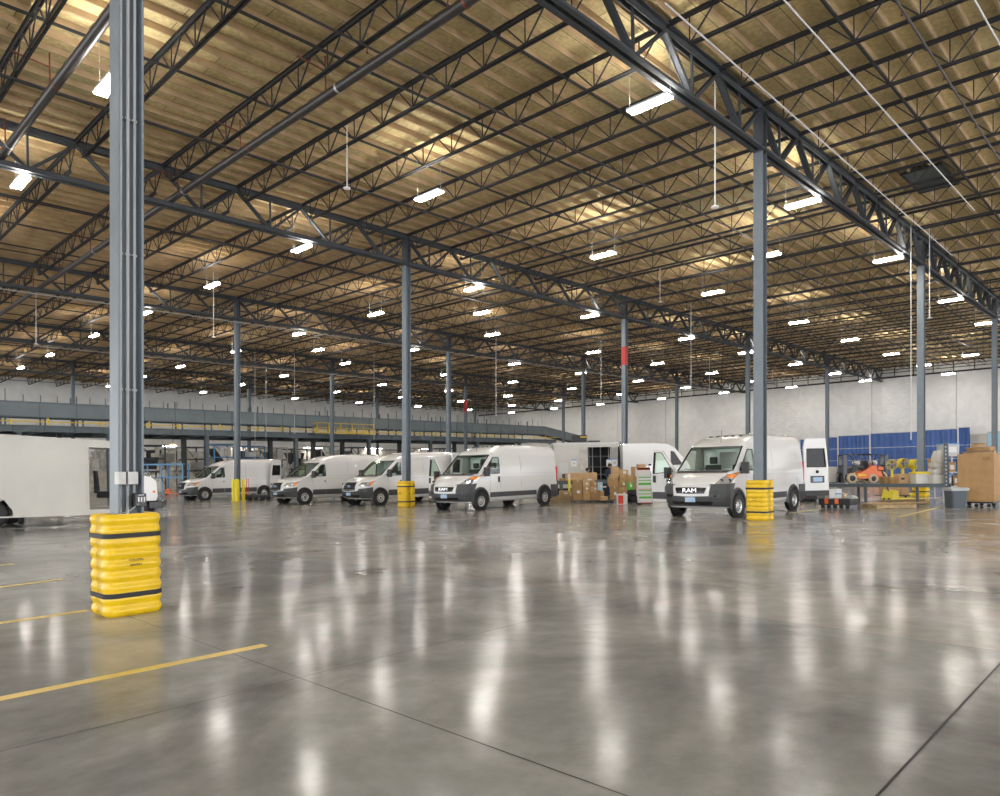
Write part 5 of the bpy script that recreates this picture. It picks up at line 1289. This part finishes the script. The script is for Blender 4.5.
# bulk cardboard box on its dolly
A5 = AQ + math.pi; P5 = Vector((X(994.5, 21.7), 21.7, 0)) + q * .95; D5 = P5.y
o = thing('bulk_box', 'chest-high plain brown cardboard bulk box at the right edge', 'box', (P5.x, P5.y, .17), A5); w5 = .95; h5 = zat(985, 453.6, 22.0) - .17
b = MB(); b.box(0, w5, 0, .02, 0, h5); b.box(0, w5, 1.0, 1.02, 0, h5); b.box(0, .02, .02, 1.0, 0, h5); b.box(w5 - .02, w5, .02, 1.0, 0, h5); b.box(0, w5, 0, 1.02, 0, .02); b.make('carton', 'cardboard', o)
fl_ = MB(); fl_.loft([[(.0, -.0, h5), (-.02, .02, h5), (-.02, 1.0, h5), (0, 1.0, h5)], [(-.16, .0, h5 - .12), (-.18, .02, h5 - .12), (-.18, .9, h5 - .14), (-.16, .9, h5 - .14)]]); 
B(.66, .86, -.003, .0, h5 - .2, h5 - .1).make('faint_print', 'cardboard_dark', o)
o = thing('dolly', 'low black wheeled dolly under the bulk box', 'dolly', (P5.x, P5.y, 0), A5, 'flat dollies on the floor'); B(.03, .92, .03, .98, .12, .168).make('deck', 'black_plastic', o)
for x in (.15, .48, .8):
    for y in (.05, .8): MB().lathe([(0, -.02), (.055, -.02), (.055, .02), (0, .02)], (x, y, .057), 'y', 12).make('caster', 'black_rubber', o)
zc_ = .17 + h5
for i, (x, y, w, d, h, r, lab) in enumerate(((.12, .1, .78, .5, .10, A5, 'flattened carton lying across the bulk box'), (.2, .2, .62, .45, .13, A5 - .15, 'crumpled carton on top of the bulk box pile'), (.35, .25, .3, .3, .10, A5 + .3, 'small folded carton at the very top of the bulk box'))):
    zz_ = zc_ - .01 + (0, .105, .24)[i]
    p = P5 - q * x + g * y; p.z = zz_; o = thing('flattened_carton', lab, 'carton', p, r, 'scrap cartons on the bulk box')
    b = MB(); b.loft([[(0, 0, .0), (w, .0, .0), (w, d, .0), (0, d, 0)], [(-.03, -.02, h * .8), (w + .03, -.02, h * .7), (w, d, h), (0, d, h * .9)]]); b.make('carton', 'cardboard_light' if i != 1 else 'cardboard', o); 
    b = MB(); b.loft([[(0, 0, h * .78), (w * .5, 0, h * .78), (w * .5, .01, h * .8), (0, .01, h * .8)], [(-.06, -.14, h * .7), (w * .4, -.14, h * .6), (w * .4, -.13, h * .62), (-.06, -.13, h * .72)]]); b.make('flap', 'cardboard', o)
# black dollies with parcels
def big_dolly(px1, D, w, label, straps=2):
    P_ = Vector((X(px1, D), D, 0)) + q * w; o = thing('dolly', label, 'dolly', P_, AQ + math.pi, 'flat dollies on the floor')
    b = MB(); b.box(0, w, 0, .8, .10, .30); b.make('tray', 'black_plastic', o, .02)
    for i in range(5):
        x = .06 + i * (w - .22) / 4; B(x, x + .10, .03, .13, 0, .11).make('foot', 'black_rubber', o, .01)
    for i in range(straps): x = w * (.2 + i * .32); B(x, x + .11, -.012, .0, .14, .31).make('clip', 'orange_paint', o)
    return o
big_dolly(850.5, 22.4, .97, 'black plastic dolly with orange clips, left of the pallets'); big_dolly(817, 26.6, .7, 'black dolly behind the right van\'s open rear door', 1)
for a in ((829.4, 835.2, 489.4, 'white parcel on the black dolly, left one', 'paper_white'), (835.6, 842.0, 489.0, 'white parcel with blue print on the black dolly', 'paper_white'), (842.6, 847.6, 493.2, 'small brown parcel on the black dolly', 'cardboard_light')):
    D_ = 23.15; carton(a[0], a[1], a[2], 498, D_, a[3], a[4], 0, .3, 1 if 'blue' not in a[3] else 0, ((.4, .55, 'print_blue', 'blue_print'),) if 'blue' in a[3] else (), 'parcels on the black dolly', zfloor=.302, tape=False)
o = thing('plastic_bag', 'crumpled grey plastic bag at the right end of the black dolly', 'bag', (X(854, 22.75), 22.9, .302), 0)
rings = []
for j in range(6):
    f_ = j / 5; rr = .19 * math.cos(f_ * 1.35); rings.append([(rr * math.cos(a) * (1 + .15 * math.sin(5 * a)), rr * math.sin(a), .10 * f_) for a in [2 * math.pi * n_ / 18 for n_ in range(18)]])
MB().loft(rings, smooth=True).make('film', 'clear_liner', o)
pallet(Vector((X(877, 22.0), 22.0, 0)), .04, 'light wooden pallet on the floor before the steel bench', 1.25, .9)
pallet(Vector((X(897, 23.9), 23.9, 0)), .0, 'wooden pallet farther back below the steel bench', 1.1, .9)
for i, (x0, x1, D_, z, lab) in enumerate(((864, 929, 22.55, .127, 'long thin board lying across the pallet'), (880, 926, 24.2, .13, 'shorter board lying on the farther pallet'))):
    o = thing('wooden_board', lab, 'board', (X(x0, D_), D_ - .05, z), -.02, 'boards on the pallets'); B(0, X(x1, D_) - X(x0, D_), 0, .14, 0, .04).make('plank', 'pallet_wood', o, .004)
for a in ((884, 892, 'brown carton under the bench behind the pallet jack'), (892.5, 900.5, 'brown carton under the bench, middle'), (901, 909, 'brown carton under the bench, right')):
    carton(a[0], a[1], 484, 493.2, 28.2, a[2], 'cardboard', 0, .4, 0, (), 'cartons under the bench', zfloor=.14)
o = thing('dolly', 'low dolly under the cartons behind the bench', 'dolly', (X(883, 28.1), 28.1, 0), 0, 'flat dollies on the floor'); B(0, X(910, 28.1) - X(883, 28.1), 0, .6, .10, .138).make('deck', 'black_plastic', o)
for x in (.1, .95): MB().lathe([(0, -.02), (.05, -.02), (.05, .02), (0, .02)], (x, .1, .052), 'y', 12).make('caster', 'black_rubber', o)
# yellow drum fans on stands
for i, (px, py, rz_) in enumerate(((892.5, 464.8, -.5), (903, 463.4, .1), (914, 464.4, .5))):
    D_ = 29.8 + i * .35; o = thing('drum_fan', ['yellow round-headed fan on a stand, leftmost of the three', 'yellow round-headed fan on a stand, middle of the three', 'yellow round-headed fan on a stand, rightmost of the three'][i], 'fan', (X(px, D_), D_, 0), rz_, 'yellow drum fans')
    zc = zat(px, py, D_)
    b = MB(); b.lathe([(.19, -.16), (.205, -.17), (.215, -.14), (.215, .10), (.17, .16), (0, .18)], (0, 0, zc), 'y', 24); h_ = b.make('drum', 'bollard_yellow', o)
    gr = MB()
    for r in (.05, .10, .15, .19): gr.lathe([(r, -.160), (r + .008, -.166), (r + .012, -.160)], (0, 0, zc), 'y', 24)
    for k in range(8): a = math.pi * k / 4; gr.bar((0, -.165, zc), (math.cos(a) * .19, -.165, zc + math.sin(a) * .19), .008)
    gr.make('grille', 'galvanised', h_)
    bl = MB()
    for k in range(4):
        a = math.pi * k / 2; bl.bar((0, -.05, zc), (math.cos(a) * .17, -.05, zc + math.sin(a) * .17), .07, .012, up=(0, 1, .4))
    bl.make('blade', 'black_plastic', h_)
    B(-.05, .05, -.05, .05, .1, zc - .19).make('stand', 'bollard_yellow', o, .01); B(-.28, .28, -.22, .22, 0, .1).make('base', 'bollard_yellow', o, .02)
# forklifts
def forklift(loc, rot, label, body):
    o = thing('forklift', label, 'forklift', loc, rot, 'forklifts by the blue sheeting')
    # x to the rear, mast at x=0
    b = MB(); b.prism([(.9, .35), (2.62, .30), (2.78, .45), (2.80, 1.05), (2.66, 1.22), (1.95, 1.25), (1.7, 1.0), (1.15, .74), (.95, .7)], -.5, .5, 'y'); b.make('counterweight', body, o, .05)
    B(.35, 1.7, -.48, .48, .28, .52).make('chassis', 'machine_dark', o, .02); B(1.0, 1.55, -.505, .505, .52, .66).make('side_stripe', 'print_yellow', o)
    m_ = MB()
    for y in (-.36, .36): m_.box(.02, .16, y - .05, y + .05, .08, 2.05); m_.box(.17, .28, y - .04, y + .04, .3, 1.98)
    for z in (.5, 1.2, 1.95): m_.box(.03, .15, -.36, .36, z, z + .09)
    m_.make('mast', 'gloss_black', o)
    c_ = MB(); c_.box(-.06, .02, -.46, .46, .35, .43); c_.box(-.06, .02, -.46, .46, .75, .83)
    for i in range(6): c_.box(-.05, -.02, -.44 + i * .17, -.41 + i * .17, .4, 1.25)
    c_.make('backrest', 'gloss_black', o)
    for y in (-.25, .25): b = MB(); b.box(-1.0, -.05, y - .06, y + .06, .06, .10); b.box(-.09, -.05, y - .06, y + .06, .06, .5); b.make('fork', 'machine_dark', o)
    r_ = MB()
    for y in (-.44, .44): r_.path([(.55, y, .6), (.75, y, 1.5), (.45, y, 2.05), (1.95, y, 2.05), (2.1, y, 1.2)], .035); 
    for i in range(7): x = .5 + i * .23; r_.bar((x, -.44, 2.06), (x, .44, 2.06), .04)
    r_.make('overhead_guard', 'gloss_black', o)
    B(1.35, 1.75, -.25, .25, .95, 1.12).make('seat', 'seat_fabric', o, .03); B(1.75, 1.86, -.25, .25, 1.05, 1.55).make('seat_back', 'seat_fabric', o, .03)
    s_ = MB(); s_.tube((.75, 0, .6), (.95, 0, 1.25), .03); s_.lathe([(.16, 0), (.18, .015), (.16, .03)], (.95, 0, 1.25), n=16); s_.make('steering_wheel', 'gloss_black', o)
    t_ = MB(); t_.lathe([(0, -.42), (.12, -.40), (.16, -.34), (.16, .34), (.12, .40), (0, .42)], (2.3, 0, 1.44), 'y', 16); t_.make('gas_cylinder', 'paper_white', o)
    for x, r in ((.55, .37), (2.05, .32)):
        for y in (-.5, .5):
            w_ = MB().lathe([(r * .55, -.1), (r * .93, -.1), (r, -.06), (r, .06), (r * .93, .1), (r * .55, .1)], (0, 0, 0), 'y', 24).make('wheel', 'cream_tyre', o); w_.location = (x, y, r)
            MB().lathe([(0, -.07), (r * .2, -.09), (r * .3, -.05), (r * .55, -.06), (r * .58, .06), (0, .06)], (0, 0, 0), 'y', 16).make('rim', 'machine_dark', w_)
    return o
forklift(atD(840.8, 51), .0, 'orange forklift facing left in front of the blue sheeting', 'orange_paint')
forklift(Vector((X(889.5, 55), 55.5, 0)), math.pi, 'dark forklift behind the orange one, mast to the right', 'machine_dark')
for i, (px, w, h, lab) in enumerate(((824, .5, .9, 'low white sack pile left of the orange forklift'), (833.5, .7, 1.2, 'white bin beside the forklift mast'))):
    o = thing('white_bin', lab, 'bin', (X(px, 52), 52.5, 0), 0, 'white bins by the forklift'); MB().loft([rr_(w * .42, .3, 0), rr_(w * .5, .36, h * .92)], cap=(True, True)).make('bin_body', 'tote_white', o); MB().loft([rr_(w * .52, .38, h * .9), rr_(w * .52, .38, h)], cap=(True, True)).make('rim', 'tote_white', o)
# blue sheeting hung on white posts in front of the back wall
tb = 4.86
def upx(px, t):
    p = G(t, 0); k = (px - XC) / F; return ((k * p.y - p.x) / (q.x - k * q.y)) / BB
edges = [800, 825, 838, 870, 919, 958, 971]
for i, (a, c) in enumerate(zip(edges, edges[1:])):
    ua, uc = upx(a, tb), upx(c, tb); w = abs(ua - uc) * BB - .02; h = 4.05 + .10 * i
    o = thing('blue_curtain', ['blue sheeting panel just right of the van roof', 'narrow blue sheeting panel left of the forklift mast', 'blue sheeting panel behind the orange forklift', 'wide blue sheeting panel behind the yellow fans', 'blue sheeting panel behind the sacks and column', 'pale-edged last blue sheeting panel beside the dock door'][i], 'curtain', G(tb, ua), AQ + math.pi, 'blue sheeting along the back wall')
    n = 60; rings = [[], []]; b = MB()
    pr = [(w * j / n, .02 * math.sin(j * .8) + .008 * math.sin(j * 2.1)) for j in range(n + 1)]
    poly0 = [(x, y, .15) for x, y in pr] + [(x, y + .015, .15) for x, y in pr[::-1]]; poly1 = [(x, y, h) for x, y in pr] + [(x, y + .015, h) for x, y in pr[::-1]]
    b.loft([poly0, poly1], smooth=False); b.make('sheet', 'blue_sheet', o)
    B(.01, .13, -.12, -.04, 0, h + .1).make('post', 'paper_white', o); B(0, w, -.09, -.05, h - .03, h + .05).make('top_rail', 'paper_white', o)
    for zz_ in (2.9, 1.7): B(0, w, -.065, -.05, zz_, zz_ + .05).make('cross_rail', 'fixture_body', o)
ua, uc = upx(972, 4.97), upx(988, 4.97); w = abs(ua - uc) * BB
o = thing('door_1', 'beige roll-up door beside the blue sheeting', 'door', G(4.968, ua), AQ + math.pi); o['kind'] = 'structure'; del o['category']
B(0, w, -.06, 0, 0, 3.1).make('door_leaf', 'machine_beige', o); B(-.08, w + .08, -.1, 0, 3.1, 3.9).make('door_header', 'truck_white', o)
ua, uc = upx(989, 4.97), upx(1012, 4.97); w = abs(ua - uc) * BB
o = thing('light_blue_curtain', 'pale blue strip curtain at the right edge of the back wall', 'curtain', G(4.965, ua), AQ + math.pi)
for i in range(8): B(i * w / 8, (i + .92) * w / 8, -.04 - .01 * (i % 2), -.03, .05, 4.0).make('strip', 'sky_plastic', o)
B(-.05, w, -.06, 0, 4.0, 4.1).make('rail', 'galvanised', o)
o = thing('exit_sign', 'small green exit sign above the overhead conveyor', 'sign', atD(501, 97, zat(501, 427.5, 97)), 0)
B(-.22, .22, 0, .08, 0, .3).make('housing', 'exit_green', o); B(-.02, .02, .03, .05, .3, 3.2).make('hanger', 'galvanised', o)
t = text_mesh('EXIT', .24, 'lettering', 'paper_white', o, .002); t.matrix_local = Matrix.Translation((0, -.004, .15)) @ Matrix.Rotation(math.pi / 2, 4, 'X')
# cart beside the bollards
o = thing('platform_cart', 'low black cart with a red-and-white handle beside the bollards', 'cart', (X(246, 38.2), 38.2, 0), .15)
B(0, 1.25, 0, .7, .16, .30).make('deck', 'black_plastic', o, .02)
for x in (.15, .45, .8, 1.1):
    for y in (.06, .62): MB().lathe([(0, -.03), (.08, -.03), (.08, .03), (0, .03)], (x, y, .08), 'y', 12).make('wheel', 'black_rubber', o)
for y in (.05, .6): MB().tube((.02, y, .3), (.05, y, 1.2), .018, 6).make('handle_post', 'print_red', o)
MB().tube((.05, .05, 1.2), (.05, .6, 1.2), .02, 6).make('handle_bar', 'paper_white', o)
for x in list(C.objects):
    if x.get('_m') is None and x.parent is None and x.type == 'EMPTY': x['_m'] = 'tilt'
WORLD, EXPO = 3.3, 0.38
# ---------------------------------------------------------------- let everything follow the slab's fall
TR = Quaternion((0, 1, 0), -math.atan(SL))
for o in list(SC.objects):
    if o.parent is not None or '_m' not in o: continue
    m = o['_m']; del o['_m']
    if m == 'world':
        for v in o.data.vertices: v.co.z += SL * v.co.x
        continue
    l = o.location; o.location = (l.x, l.y, l.z + SL * l.x)
    if m == 'tilt':
        qq = TR @ o.rotation_euler.to_quaternion(); o.rotation_mode = 'QUATERNION'; o.rotation_quaternion = qq
# ---------------------------------------------------------------- camera, world, view
cam = bpy.data.cameras.new('camera'); co = bpy.data.objects.new('camera', cam); C.objects.link(co); SC.camera = co
co.location = (0, 0, HC); co.rotation_euler = (math.pi / 2, 0, 0)
cam.sensor_fit = 'HORIZONTAL'; cam.sensor_width = 36; cam.lens = 36 * F / 1000; cam.clip_end = 400
cam.shift_y = -(398 - 469.7) / 1000
w = bpy.data.worlds.new('world'); SC.world = w; w.use_nodes = True
bg = w.node_tree.nodes['Background']; bg.inputs[0].default_value = (.96, .97, 1.0, 1); bg.inputs[1].default_value = WORLD  # fill light added from outside; enters by the open sides behind the camera
SC.view_settings.view_transform = 'Standard'; SC.view_settings.look = 'None'; SC.view_settings.gamma = 1; SC.view_settings.use_curve_mapping = False
SC.view_settings.exposure = EXPO
SC.cycles.max_bounces = 8; SC.cycles.diffuse_bounces = 5; SC.cycles.glossy_bounces = 4; SC.cycles.transparent_max_bounces = 10
